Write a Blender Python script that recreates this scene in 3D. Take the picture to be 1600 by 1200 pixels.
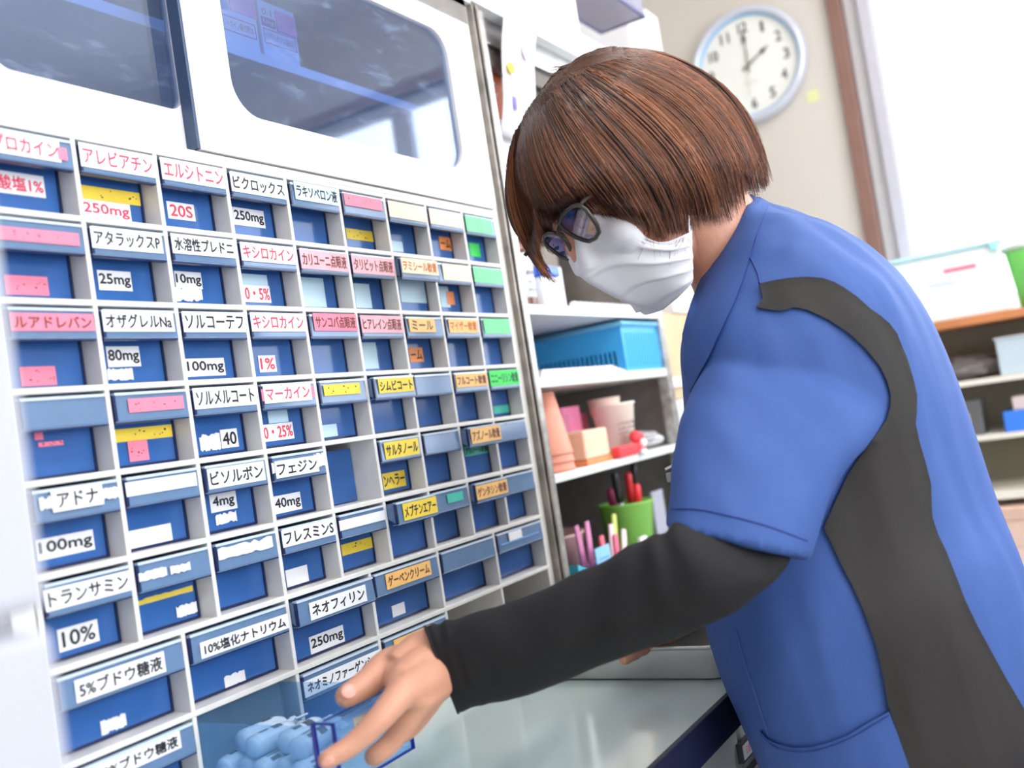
import bpy, bmesh, math, random
from mathutils import Vector, Matrix
from mathutils.bvhtree import BVHTree

random.seed(7)
S = bpy.context.scene
COLL = S.collection
for o in list(bpy.data.objects):
    bpy.data.objects.remove(o)

# ------------------------------------------------------------------ camera
CAM = Vector((-0.43231, -0.67278, 1.11795))
RIGHT = Vector((0.51079, -0.84605, -0.15259))
DOWN = Vector((-0.04284, 0.15222, -0.98742))
FWD = Vector((0.85864, 0.51090, 0.04150))
FPX = 1559.0
cd = bpy.data.cameras.new('camera')
cam = bpy.data.objects.new('camera', cd)
COLL.objects.link(cam)
cd.sensor_width = 36.0
cd.lens = FPX / 1600 * 36.0
cd.clip_start = 0.01
cd.dof.use_dof = True
cd.dof.focus_distance = 0.97
cd.dof.aperture_fstop = 4.0
mw = Matrix((RIGHT, -DOWN, -FWD)).transposed().to_4x4()
mw.translation = CAM
cam.matrix_world = mw
S.camera = cam

# ------------------------------------------------------------------ view, world, lamps
S.view_settings.view_transform = 'Standard'
S.view_settings.look = 'None'
S.view_settings.gamma = 1.0
S.view_settings.use_curve_mapping = False
S.view_settings.exposure = -0.55
S.cycles.transparent_max_bounces = 24
S.cycles.max_bounces = 10
S.cycles.use_denoising = True
S.cycles.sample_clamp_indirect = 8.0

w = bpy.data.worlds.new('daylight')
S.world = w
w.use_nodes = True
bg = w.node_tree.nodes['Background']
bg.inputs[0].default_value = (0.93, 0.97, 1.0, 1)
bg.inputs[1].default_value = 5.0

ROOM = dict(x0=-1.7, x1=2.1, y0=-2.5, y1=0.42, z1=2.5)
WIN = dict(y0=-2.15, y1=-0.245, z0=1.205, z1=2.19)


def area(name, loc, rot, sx, sy, power, col=(1, 1, 1)):
    l = bpy.data.lights.new(name, 'AREA')
    l.shape = 'RECTANGLE'
    l.size, l.size_y = sx, sy
    l.energy = power
    l.color = col
    o = bpy.data.objects.new(name, l)
    o.location = loc
    o.rotation_euler = rot
    COLL.objects.link(o)
    return o


# daylight through the window on the right-hand wall
dl = area('window_and_fill_light', (ROOM['x1'] + 0.12, (WIN['y0'] + WIN['y1']) / 2, (WIN['z0'] + WIN['z1']) / 2),
          (0, math.radians(90), 0), WIN['z1'] - WIN['z0'], WIN['y1'] - WIN['y0'], 32, (0.95, 0.98, 1.0))
dl.rotation_euler = (0, math.radians(90), 0)
# fluorescent tubes of the ceiling fittings (the fittings themselves are built with the ceiling)
LAMPS = [(-0.15, -1.15), (1.05, -0.75), (0.3, -2.0)]
for lx, ly in LAMPS:
    area('fluorescent_tube_light', (lx, ly, 2.40), (0, 0, 0), 1.15, 0.26, 12, (1.0, 0.985, 0.96))
# frontal fill lamp at an unseen window added behind the camera
area('window_and_fill_light', (0.1, ROOM['y0'] - 0.12, 1.5), (math.radians(-90), 0, 0), 2.4, 1.3, 50, (0.96, 0.98, 1.0)).rotation_euler = (math.radians(90), 0, 0)


# ------------------------------------------------------------------ pixel -> place helpers (1600x1200 frame)
def ray(u, v):
    return RIGHT * ((u - 800) / FPX) + DOWN * ((v - 600) / FPX) + FWD


def px(u, v, d):
    return CAM + ray(u, v) * d


def on(ax, val, u, v):
    r = ray(u, v)
    return CAM + r * ((val - CAM[ax]) / r[ax])


def onplane(P, n, u, v):
    r = ray(u, v)
    return CAM + r * ((P - CAM).dot(n) / r.dot(n))


def proj(P):
    d = Vector(P) - CAM
    z = d.dot(FWD)
    return 800 + FPX * d.dot(RIGHT) / z, 600 + FPX * d.dot(DOWN) / z


# ------------------------------------------------------------------ materials
def lin(c):
    return tuple((x / 255 / 12.92) if x / 255 <= 0.04045 else ((x / 255 + 0.055) / 1.055) ** 2.4 for x in c)


_M = {}


def mat(name, rgb, rough=0.5, metal=0.0, spec=0.5, var=0.04, scale=40.0, bump=0.0, bscale=200.0, trans=0.0,
        tint=None, coat=0.0, sheen=0.0, emis=0.0):
    """rgb is sRGB 0-255; trans mixes in a tinted see-through share"""
    if name in _M:
        return _M[name]
    m = bpy.data.materials.new(name)
    m.use_nodes = True
    nt = m.node_tree
    p = nt.nodes['Principled BSDF']
    base = lin(rgb)
    tc = nt.nodes.new('ShaderNodeTexCoord')
    nz = nt.nodes.new('ShaderNodeTexNoise')
    nz.inputs['Scale'].default_value = scale
    nz.inputs['Detail'].default_value = 4
    nt.links.new(tc.outputs['Object'], nz.inputs['Vector'])
    mr = nt.nodes.new('ShaderNodeMapRange')
    mr.inputs[1].default_value = 0.3
    mr.inputs[2].default_value = 0.7
    mr.inputs[3].default_value = 1 - var
    mr.inputs[4].default_value = 1 + var
    nt.links.new(nz.outputs['Fac'], mr.inputs[0])
    mx = nt.nodes.new('ShaderNodeVectorMath')
    mx.operation = 'SCALE'
    mx.inputs[0].default_value = base
    nt.links.new(mr.outputs[0], mx.inputs['Scale'])
    nt.links.new(mx.outputs[0], p.inputs['Base Color'])
    p.inputs['Roughness'].default_value = rough
    p.inputs['Metallic'].default_value = metal
    p.inputs['Specular IOR Level'].default_value = spec
    p.inputs['Coat Weight'].default_value = coat
    p.inputs['Sheen Weight'].default_value = sheen
    if emis:
        p.inputs['Emission Color'].default_value = (*base, 1)
        p.inputs['Emission Strength'].default_value = emis
    if bump:
        n2 = nt.nodes.new('ShaderNodeTexNoise')
        n2.inputs['Scale'].default_value = bscale
        nt.links.new(tc.outputs['Object'], n2.inputs['Vector'])
        b = nt.nodes.new('ShaderNodeBump')
        b.inputs['Strength'].default_value = bump
        b.inputs['Distance'].default_value = 0.002
        nt.links.new(n2.outputs['Fac'], b.inputs['Height'])
        nt.links.new(b.outputs[0], p.inputs['Normal'])
    if trans:
        t = nt.nodes.new('ShaderNodeBsdfTransparent')
        tt = tint or rgb
        t.inputs[0].default_value = (*lin(tt), 1)
        ms = nt.nodes.new('ShaderNodeMixShader')
        ms.inputs[0].default_value = trans
        out = nt.nodes['Material Output']
        nt.links.new(p.outputs[0], ms.inputs[1])
        nt.links.new(t.outputs[0], ms.inputs[2])
        nt.links.new(ms.outputs[0], out.inputs['Surface'])
    _M[name] = m
    return m


def glass(name, tint, refl=0.08, rough=0.02, dirt=0.0):
    if name in _M:
        return _M[name]
    m = bpy.data.materials.new(name)
    m.use_nodes = True
    nt = m.node_tree
    nt.nodes.remove(nt.nodes['Principled BSDF'])
    out = nt.nodes['Material Output']
    t = nt.nodes.new('ShaderNodeBsdfTransparent')
    t.inputs[0].default_value = (*lin(tint), 1)
    g = nt.nodes.new('ShaderNodeBsdfGlossy')
    g.inputs['Roughness'].default_value = rough
    fr = nt.nodes.new('ShaderNodeLayerWeight')
    fr.inputs[0].default_value = 0.5
    pw = nt.nodes.new('ShaderNodeMath')
    pw.operation = 'POWER'
    pw.inputs[1].default_value = 4.0
    nt.links.new(fr.outputs['Facing'], pw.inputs[0])
    ad = nt.nodes.new('ShaderNodeMath')
    ad.operation = 'ADD'
    ad.inputs[1].default_value = refl
    ad.use_clamp = True
    nt.links.new(pw.outputs[0], ad.inputs[0])
    ms = nt.nodes.new('ShaderNodeMixShader')
    nt.links.new(ad.outputs[0], ms.inputs[0])
    nt.links.new(t.outputs[0], ms.inputs[1])
    nt.links.new(g.outputs[0], ms.inputs[2])
    last = ms
    if dirt:
        tc = nt.nodes.new('ShaderNodeTexCoord')
        nz = nt.nodes.new('ShaderNodeTexNoise')
        nz.inputs['Scale'].default_value = 34
        nz.inputs['Detail'].default_value = 12
        nz.inputs['Roughness'].default_value = 0.8
        mpn = nt.nodes.new('ShaderNodeMapping')
        mpn.inputs['Rotation'].default_value = (0, .35, 0)
        mpn.inputs['Scale'].default_value = (.55, 1, 1.8)
        nt.links.new(tc.outputs['Object'], mpn.inputs[0])
        nt.links.new(mpn.outputs[0], nz.inputs['Vector'])
        mr = nt.nodes.new('ShaderNodeMapRange')
        mr.inputs[1].default_value = 0.54
        mr.inputs[2].default_value = 0.85
        mr.inputs[3].default_value = 0.05
        mr.inputs[4].default_value = dirt
        nt.links.new(nz.outputs['Fac'], mr.inputs[0])
        d = nt.nodes.new('ShaderNodeBsdfDiffuse')
        d.inputs[0].default_value = (0.55, 0.68, 0.9, 1)
        m2 = nt.nodes.new('ShaderNodeMixShader')
        nt.links.new(mr.outputs[0], m2.inputs[0])
        nt.links.new(ms.outputs[0], m2.inputs[1])
        nt.links.new(d.outputs[0], m2.inputs[2])
        last = m2
    nt.links.new(last.outputs[0], out.inputs['Surface'])
    _M[name] = m
    return m


# ------------------------------------------------------------------ mesh builder
class MB:
    def __init__(self):
        self.v = []
        self.f = []

    def add(self, vs, fs):
        k = len(self.v)
        self.v += [tuple(p) for p in vs]
        self.f += [tuple(i + k for i in f) for f in fs]
        return self

    def box(self, x0, x1, y0, y1, z0, z1):
        vs = [(x, y, z) for z in (z0, z1) for y in (y0, y1) for x in (x0, x1)]
        return self.add(vs, [(0, 2, 3, 1), (4, 5, 7, 6), (0, 1, 5, 4), (2, 6, 7, 3), (0, 4, 6, 2), (1, 3, 7, 5)])

    def frame_box(self, O, X, Y, Z):
        """box with corner O and edge vectors"""
        O, X, Y, Z = map(Vector, (O, X, Y, Z))
        vs = [O + X * i + Y * j + Z * k for k in (0, 1) for j in (0, 1) for i in (0, 1)]
        return self.add(vs, [(0, 2, 3, 1), (4, 5, 7, 6), (0, 1, 5, 4), (2, 6, 7, 3), (0, 4, 6, 2), (1, 3, 7, 5)])

    def rings(self, rings, cap0=True, cap1=True, closed=True):
        n = len(rings[0])
        vs = [p for r in rings for p in r]
        fs = []
        for i in range(len(rings) - 1):
            for j in range(n if closed else n - 1):
                a, b = i * n + j, i * n + (j + 1) % n
                fs.append((a, b, b + n, a + n))
        if cap0:
            fs.append(tuple(range(n - 1, -1, -1)))
        if cap1:
            fs.append(tuple((len(rings) - 1) * n + j for j in range(n)))
        return self.add(vs, fs)

    def tube(self, pts, r, n=8, caps=True, closed=False):
        pts = [Vector(p) for p in pts]
        rs = r if isinstance(r, (list, tuple)) else [r] * len(pts)
        rings = []
        prev = None
        N = len(pts)
        for i, p in enumerate(pts):
            if closed:
                t = (pts[(i + 1) % N] - pts[i - 1])
            else:
                t = pts[min(i + 1, N - 1)] - pts[max(i - 1, 0)]
            t.normalize()
            if prev is None:
                a = t.orthogonal().normalized()
            else:
                a = (prev - t * prev.dot(t)).normalized()
            prev = a
            b = t.cross(a)
            rings.append([p + (a * math.cos(2 * math.pi * k / n) + b * math.sin(2 * math.pi * k / n)) * rs[i] for k in range(n)])
        if closed:
            rings.append(rings[0])
            return self.rings(rings, False, False)
        return self.rings(rings, caps, caps)

    def lathe(self, O, prof, axis=(0, 0, 1), n=28, cap=True):
        """prof: list of (radius, height) along axis"""
        O = Vector(O)
        ax = Vector(axis).normalized()
        a = ax.orthogonal().normalized()
        b = ax.cross(a)
        rings = [[O + ax * h + (a * math.cos(2 * math.pi * k / n) + b * math.sin(2 * math.pi * k / n)) * max(r, 1e-5) for k in range(n)] for r, h in prof]
        return self.rings(rings, cap and prof[0][0] > 1e-4, cap and prof[-1][0] > 1e-4)

    def ell(self, c, ax, n=24, m=14):
        """ellipsoid: centre, three axis vectors"""
        c = Vector(c)
        A, B, Cc = map(Vector, ax)
        rings = []
        for i in range(m + 1):
            t = math.pi * i / m
            s = max(math.sin(t), 1e-3)
            rings.append([c + Cc * math.cos(t) + (A * math.cos(2 * math.pi * k / n) + B * math.sin(2 * math.pi * k / n)) * s for k in range(n)])
        return self.rings(rings)

    def mesh(self, name):
        me = bpy.data.meshes.new(name)
        me.from_pydata(self.v, [], self.f)
        me.update()
        bm = bmesh.new()
        bm.from_mesh(me)
        bmesh.ops.recalc_face_normals(bm, faces=bm.faces)
        bm.to_mesh(me)
        bm.free()
        return me


WL = {}


def obj(name, mb, m, parent=None, smooth=False, bevel=0.0, local=False, sub=0, label=None, auto=None):
    me = mb if isinstance(mb, bpy.types.Mesh) else mb.mesh(name)
    o = bpy.data.objects.new(name, me)
    COLL.objects.link(o)
    if m is not None and len(me.materials) == 0:
        me.materials.append(m)
    if smooth:
        me.polygons.foreach_set('use_smooth', [True] * len(me.polygons))
    if auto:
        me.polygons.foreach_set('use_smooth', [True] * len(me.polygons))
        me.set_sharp_from_angle(angle=math.radians(auto))
    if parent is not None:
        o.parent = parent
        if not local:
            o.location = -WL.get(parent.name, Vector((0, 0, 0)))
        WL[o.name] = WL.get(parent.name, Vector((0, 0, 0))) + o.location
    else:
        WL[o.name] = Vector((0, 0, 0))
    if bevel:
        b = o.modifiers.new('bevel', 'BEVEL')
        b.width = bevel
        b.segments = 2
        b.limit_method = 'ANGLE'
    if sub:
        s = o.modifiers.new('sub', 'SUBSURF')
        s.levels = s.render_levels = sub
    if label:
        o['label'] = label
    return o


def tag(o, label, cat, group=None, kind=None):
    o['label'] = label
    o['category'] = cat
    if group:
        o['group'] = group
    if kind:
        o['kind'] = kind
    return o


def thing(name, loc, label, cat, group=None):
    o = bpy.data.objects.new(name, None)
    o.empty_display_size = 0.02
    COLL.objects.link(o)
    o.location = loc
    WL[o.name] = Vector(loc)
    return tag(o, label, cat, group)


def struct(name, mb, m, parent=None, **k):
    o = obj(name, mb, m, parent, **k)
    if parent is None:
        o['kind'] = 'structure'
    return o


_T = {}


def text_geo(body):
    """outline of a line of lettering, scaled to a unit box"""
    if body in _T:
        return _T[body]
    c = bpy.data.curves.new('t', 'FONT')
    c.body = body
    c.resolution_u = 3
    o = bpy.data.objects.new('t', c)
    COLL.objects.link(o)
    bpy.context.view_layer.update()
    dg = bpy.context.evaluated_depsgraph_get()
    me = o.evaluated_get(dg).to_mesh()
    vs = [v.co.copy() for v in me.vertices]
    fs = [tuple(p.vertices) for p in me.polygons]
    o.evaluated_get(dg).to_mesh_clear()
    bpy.data.objects.remove(o)
    x0, x1 = min(v.x for v in vs), max(v.x for v in vs)
    y0, y1 = min(v.y for v in vs), max(v.y for v in vs)
    g = [((v.x - x0) / (x1 - x0), (v.y - y0) / (y1 - y0)) for v in vs], fs, (x1 - x0) / (y1 - y0)
    _T[body] = g
    return g


def lettering(body, O, X, Z, name='lettering', m=None, parent=None, bold=0.0, **k):
    """text stretched over the parallelogram O, O+X, O+Z"""
    pts, fs, asp = text_geo(body)
    O, X, Z = Vector(O), Vector(X), Vector(Z)
    mb = MB()
    offs = [(0, 0)] if not bold else [(-bold, 0), (bold, 0), (0, bold), (0, -bold)]
    n = X.cross(Z).normalized()
    for q, (dx, dz) in enumerate(offs):
        mb.add([O + X * a + Z * b + X.normalized() * dx + Z.normalized() * dz + n * (q * 2e-5) for a, b in pts], fs)
    me = bpy.data.meshes.new(name)
    me.from_pydata(mb.v, [], mb.f)
    me.update()
    return obj(name, me, m, parent, **k)


def lerp(a, b, t):
    return a + (b - a) * t


def cat(P, n):
    """Catmull-Rom resample of a list of vectors/tuples to n points"""
    P = [Vector(p) for p in P]
    out = []
    N = len(P) - 1
    for i in range(n):
        t = i / (n - 1) * N
        k = min(int(t), N - 1)
        f = t - k
        p0 = P[k - 1] if k else P[0] * 2 - P[1]
        p1, p2 = P[k], P[k + 1]
        p3 = P[k + 2] if k + 2 <= N else P[N] * 2 - P[N - 1]
        out.append(0.5 * (p1 * 2 + (p2 - p0) * f + (p0 * 2 - p1 * 5 + p2 * 4 - p3) * f * f + (p1 * 3 - p0 - p2 * 3 + p3) * f ** 3))
    return out


def inside(poly, u, v):
    r = False
    n = len(poly)
    for i in range(n):
        x1, y1 = poly[i]
        x2, y2 = poly[(i + 1) % n]
        if (y1 > v) != (y2 > v) and u < (x2 - x1) * (v - y1) / (y2 - y1) + x1:
            r = not r
    return r


WHITE = mat('white_melamine', (236, 234, 231), 0.22, var=0.012, scale=8, spec=0.6)
GRID = mat('cream_plastic_grid', (228, 225, 220), 0.38, var=0.05, scale=55)
STEEL = mat('stainless_steel', (178, 176, 174), 0.28, 1.0, var=0.12, scale=25)
DARKGAP = mat('dark_track', (95, 88, 80), 0.5, 0.3, var=0.2)
PAPER = mat('white_paper', (242, 241, 244), 0.6, var=0.015)
BLACKINK = mat('black_ink', (28, 28, 36), 0.6, var=0)
REDINK = mat('red_ink', (236, 62, 90), 0.6, var=0)
BROWNINK = mat('brown_ink', (120, 62, 52), 0.6, var=0)
ORANGEINK = mat('orange_ink', (200, 110, 40), 0.6, var=0)
GREENINK = mat('dark_green_ink', (15, 80, 60), 0.6, var=0)

# ================================================================== ROOM
R_ = ROOM
WALLM = mat('cream_wall_paint', (214, 206, 197), 0.8, var=0.02, scale=3, bump=0.15, bscale=350)
CEILM = mat('ceiling_board', (236, 234, 230), 0.85, var=0.02)
FLOORM = mat('grey_vinyl_floor', (176, 172, 164), 0.45, var=0.08, scale=6)
struct('floor', MB().box(R_['x0'] - .1, R_['x1'] + .1, R_['y0'] - .1, R_['y1'] + .1, -.06, 0), FLOORM)
struct('ceiling', MB().box(R_['x0'] - .1, R_['x1'] + .1, R_['y0'] - .1, R_['y1'] + .1, R_['z1'], R_['z1'] + .06), CEILM)
struct('wall_back', MB().box(R_['x0'], R_['x1'], R_['y1'], R_['y1'] + .1, 0, R_['z1']), WALLM)
mb = MB()
mb.box(R_['x0'], -1.1, R_['y0'] - .1, R_['y0'], 0, R_['z1'])
mb.box(1.3, R_['x1'], R_['y0'] - .1, R_['y0'], 0, R_['z1'])
mb.box(-1.1, 1.3, R_['y0'] - .1, R_['y0'], 0, .85)
mb.box(-1.1, 1.3, R_['y0'] - .1, R_['y0'], 2.15, R_['z1'])
struct('wall_front', mb, WALLM)
struct('wall_left', MB().box(R_['x0'] - .1, R_['x0'], R_['y0'], R_['y1'], 0, R_['z1']), WALLM)
X1 = R_['x1']
mb = MB()
mb.box(X1, X1 + .1, R_['y0'], WIN['y0'], 0, R_['z1'])
mb.box(X1, X1 + .1, WIN['y1'], R_['y1'], 0, R_['z1'])
mb.box(X1, X1 + .1, WIN['y0'], WIN['y1'], 0, WIN['z0'])
mb.box(X1, X1 + .1, WIN['y0'], WIN['y1'], WIN['z1'], R_['z1'])
struct('wall_right', mb, WALLM)
# window: brown wooden casing, white aluminium sashes, panes
WOODB = mat('brown_window_casing', (136, 100, 88), 0.5, var=0.08, scale=20)
wy0, wy1, wz0, wz1 = WIN['y0'], WIN['y1'], WIN['z0'], WIN['z1']
mb = MB()
mb.box(X1 - .02, X1 + .1, wy1 - .004, wy1 + .026, wz0 - .03, wz1 + .03)
mb.box(X1 - .02, X1 + .1, wy0 - .026, wy0 + .004, wz0 - .03, wz1 + .03)
mb.box(X1 - .02, X1 + .1, wy0, wy1, wz1, wz1 + .03)
mb.box(X1 - .02, X1 + .1, wy0, wy1, wz0 - .03, wz0)
win = struct('window_1', mb, WOODB, bevel=.002)
ALU = mat('white_aluminium_sash', (226, 226, 230), 0.4, var=0.02)
mb = MB()
ym = -1.12
for a, b, xo in ((wy1 - .09, wy1 - .004, .03), (ym - .035, ym + .035, .05), (wy0 + .004, wy0 + .05, .03)):
    mb.box(X1 + xo, X1 + xo + .03, a, b, wz0, wz1)
mb.box(X1 + .03, X1 + .06, wy0, wy1, wz0, wz0 + .04)
mb.box(X1 + .03, X1 + .06, wy0, wy1, wz1 - .04, wz1)
obj('window_sash', mb, ALU, win, bevel=.003)
obj('window_rail', MB().box(X1 + .005, X1 + .028, wy1 - .066, wy1 - .040, wz0, wz1), mat('grey_sash_rail', (196, 194, 204), 0.4), win)
obj('window_pane', MB().box(X1 + .066, X1 + .07, wy0 + .01, wy1 - .01, wz0, wz1), glass('window_glass', (250, 252, 255), 0.0), win)
mb = MB()
yb_ = R_['y0'] - .06
for a, b in ((-1.1, -1.06), (.08, .12), (1.26, 1.3)):
    mb.box(a, b, yb_, yb_ + .03, .85, 2.15)
mb.box(-1.1, 1.3, yb_, yb_ + .03, .85, .89)
mb.box(-1.1, 1.3, yb_, yb_ + .03, 2.11, 2.15)
w2 = struct('fill_window', mb, ALU, bevel=.003)  # unseen window, added to let in frontal fill light
obj('window_pane', MB().box(-1.09, 1.29, yb_ + .010, yb_ + .014, .86, 2.14), glass('window_glass', (250, 252, 255), 0.0), w2)
# ceiling lamp fittings
for i, (lx, ly) in enumerate(LAMPS):
    t = thing('ceiling_light', (lx, ly, R_['z1']), 'white fluorescent ceiling fitting ' + ('above the counter, nearer the cabinet', 'on the window side of the room', 'in the middle of the room, farthest from the cabinet')[i], 'ceiling light', 'fluorescent ceiling fittings')
    obj('fitting_body', MB().box(lx - .63, lx + .63, ly - .16, ly + .16, 2.455, 2.5), CEILM, t, bevel=.004)
    for k in (-1, 1):
        obj('fluorescent_tube', MB().tube([(lx - .58, ly + k * .07, 2.43), (lx + .58, ly + k * .07, 2.43)], .016, 12), mat('lit_tube', (255, 250, 244), 0.4, emis=6.0), t, smooth=True)

# ================================================================== MEDICINE CABINET
PX, PZ = 0.08, 0.0677
ZT = 1.400
D = 0.14
cab = thing('medicine_cabinet', (0.36, 0.07, 0.834), 'cream medicine cabinet with a grid of blue drawers below glass sliding doors', 'cabinet')
mb = MB()
TH, TV = .0048, .0044
for k in range(0, 9):
    z = ZT - k * PZ
    mb.box(-.004, .724, 0, D, z - TH / 2, z + TH / 2)
for c in range(0, 10):
    mb.box(c * PX - TV / 2, c * PX + TV / 2, 0.0003, D, ZT - 6 * PZ, ZT)
for c in range(0, 7):
    mb.box(c * PX * 1.5 - TV / 2, c * PX * 1.5 + TV / 2, 0.0003, D, ZT - 8 * PZ, ZT - 6 * PZ)
obj('drawer_grid', mb, GRID, cab, bevel=.0007)
obj('cabinet_side', MB().box(-.022, -.004, 0, .32, .834, 1.70), WHITE, cab, bevel=.001)
obj('cabinet_side', MB().box(.7225, .738, .004, .32, .834, 1.70), GRID, cab, bevel=.001)
obj('back_panel', MB().box(-.004, .7225, D, D + .008, .84, ZT), GRID, cab)
obj('base_board', MB().box(-.004, .7225, .002, .32, .836, ZT - 8 * PZ - TH / 2), GRID, cab, bevel=.001)
obj('top_rail', MB().box(-.004, .7225, .0, .05, ZT + TH / 2, ZT + .0085), GRID, cab, bevel=.0008)
UPG = mat('upper_shelf_grey', (128, 132, 140), 0.6, var=0.06)
obj('upper_back', MB().box(-.004, .7225, .30, .31, ZT + .009, 1.70), UPG, cab)
obj('upper_floor', MB().box(-.004, .7225, .05, .30, ZT + .004, ZT + .0085), UPG, cab)
obj('upper_top', MB().box(-.022, .738, -.004, .32, 1.70, 1.712), WHITE, cab)
obj('upper_shelf', MB().box(-.003, .722, .058, .295, 1.5485, 1.5605), mat('shelf_board_white', (232, 238, 240), 0.4), cab, bevel=.001)
mb = MB()
for y in (-.004, .010, .024):
    mb.box(-.004, .7225, y, y + .003, 1.664, 1.70)
mb.box(-.004, .7225, -.004, .027, 1.690, 1.70)
obj('door_track', mb, STEEL, cab, bevel=.0006)


def rrect_door(x0, x1, z0, z1, gx0, gx1, gz0, gz1, r, y0, y1):
    k = 8
    cs = [(gx1 - r, gz1 - r, 0, (x1, z1)), (gx0 + r, gz1 - r, 90, (x0, z1)), (gx0 + r, gz0 + r, 180, (x0, z0)), (gx1 - r, gz0 + r, 270, (x1, z0))]
    inn, out = [], []
    for cx, cz, a0, oc in cs:
        for i in range(k + 1):
            a = math.radians(a0 + 90 * i / k)
            inn.append((cx + r * math.cos(a), cz + r * math.sin(a)))
            out.append(oc)
    n = len(inn)
    m = MB()
    vs = []
    for y in (y0, y1):
        vs += [(x, y, z) for x, z in inn] + [(x, y, z) for x, z in out]
    fs = []
    for i in range(n):
        j = (i + 1) % n
        for b, s in ((0, 1), (2 * n, -1)):
            q = (b + i, b + j, b + n + j, b + n + i)
            if out[i] == out[j]:
                q = (b + i, b + j, b + n + i)
            fs.append(q)
        fs.append((i, j, 2 * n + j, 2 * n + i))
        if out[i] != out[j]:
            fs.append((n + i, n + j, 3 * n + j, 3 * n + i))
    m.add(vs, fs)
    me = m.mesh('d')
    bm = bmesh.new()
    bm.from_mesh(me)
    bmesh.ops.remove_doubles(bm, verts=bm.verts, dist=1e-6)
    bmesh.ops.recalc_face_normals(bm, faces=bm.faces)
    bm.to_mesh(me)
    bm.free()
    g = MB()
    ym = (y0 + y1) / 2
    ring = lambda y: [(x, y, z) for x, z in [(gx0 - .004, gz0 - .004), (gx1 + .004, gz0 - .004), (gx1 + .004, gz1 + .004), (gx0 - .004, gz1 + .004)]]
    g.rings([ring(ym), ring(ym + .003)])
    return me, g


GL = glass('cabinet_glass', (202, 219, 247), 0.12, 0.02, dirt=0.45)
DOOR = mat('white_door_enamel', (238, 236, 238), 0.14, var=0.008, scale=4, spec=0.7)
for (x0, x1, gx0, gx1, gz0, gz1, r, y0, y1) in ((-.003, .240, .028, .212, 1.449, 1.64, .016, .012, .023), (.2115, .7215, .262, .661, 1.4535, 1.637, .034, -.003, .008)):
    me, g = rrect_door(x0, x1, ZT + .0095, 1.69, gx0, gx1, gz0, gz1, r, y0, y1)
    d = obj('sliding_door', me, DOOR, cab, bevel=.0008)
    obj('glass_pane', g, GL, d)
obj('door_edge_strip', MB().box(.2085, .2115, -.002, .012, ZT + .01, 1.69), mat('dark_blue_edge', (60, 80, 112), 0.5), cab)  # thin dark blue strip along the front door's left edge
obj('door_stile', MB().box(.690, .7215, -.0045, -.003, ZT + .012, 1.664), mat('pale_door_edge', (222, 219, 219), 0.3, var=0.03), cab, bevel=.0005)
# aluminium channels between the cabinet and the rack
mb = MB()
for x0, x1, y in ((.7385, .7425, -.004), (.7425, .747, .004), (.747, .7515, -.006)):
    mb.box(x0, x1, y, .03, .836, 1.70)
obj('side_channel', mb, mat('aged_aluminium', (150, 142, 134), 0.45, 0.6, var=0.35, scale=30), cab, bevel=.0005)

# medicine boxes on the upper shelf
PINK = mat('pink_note', (250, 150, 200), 0.6)
PALEBOX = mat('pale_carton', (228, 238, 245), 0.5, var=0.02)
PURPLE = mat('magenta_print', (150, 60, 140), 0.5)
for i, (x0, x1, zt, y0) in enumerate(((.325, .3845, 1.634, .066), (.388, .4455, 1.627, .064))):
    t = thing('medicine_box', ((x0 + x1) / 2, y0, 1.5605), ('pale medicine carton on the glass-fronted shelf, left of the pair, red-boxed lettering', 'pale medicine carton on the glass-fronted shelf, right of the pair, purple dose mark')[i], 'box', 'cartons behind the sliding glass')
    obj('carton', MB().box(x0, x1, y0, y0 + .05, 1.5605, zt), PALEBOX, t, bevel=.0006)
    f = y0 - .0004
    w_ = x1 - x0
    mb = MB()
    for a, b, c, d in ((.06, .94, .018, .0188), (.06, .94, .034, .0348), (.06, .07, .018, .0348), (.93, .94, .018, .0348)):
        mb.box(x0 + a * w_, x0 + b * w_, f, y0, 1.5605 + c, 1.5605 + d)
    obj('printed_frame', mb, REDINK, t)
    lettering(('*リトカイン静注用2%', '*アドレナリン注0.1%')[i], (x0 + .1 * w_, f - .0002, 1.5605 + .0225), (.78 * w_, 0, 0), (0, 0, .0085), 'lettering', REDINK, t)
    if i == 0:
        obj('pink_note', MB().box(x0 + .35 * w_, x1, f - .001, y0, 1.5605 + .042, 1.5605 + .066), PINK, t)
        obj('blue_print', MB().box(x0 + .05 * w_, x0 + .33 * w_, f, y0, 1.5605 + .040, zt - .004), mat('cyan_print', (60, 160, 210), .5), t)
    else:
        b = obj('purple_print', MB().box(x0 + .04 * w_, x0 + .42 * w_, f, y0, 1.5605 + .0375, 1.5605 + .048), PURPLE, t)
        lettering('1mg', (x0 + .09 * w_, f - .0002, 1.5605 + .0395), (.28 * w_, 0, 0), (0, 0, .0065), 'lettering', PAPER, b)
        lettering('0.1', (x0 + .08 * w_, f - .0002, 1.5605 + .0505), (.25 * w_, 0, 0), (0, 0, .0075), 'lettering', BLACKINK, t)
        obj('pink_note', MB().box(x0 + .45 * w_, x1, f - .001, y0, 1.5605 + .036, 1.5605 + .060), PINK, t)

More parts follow.
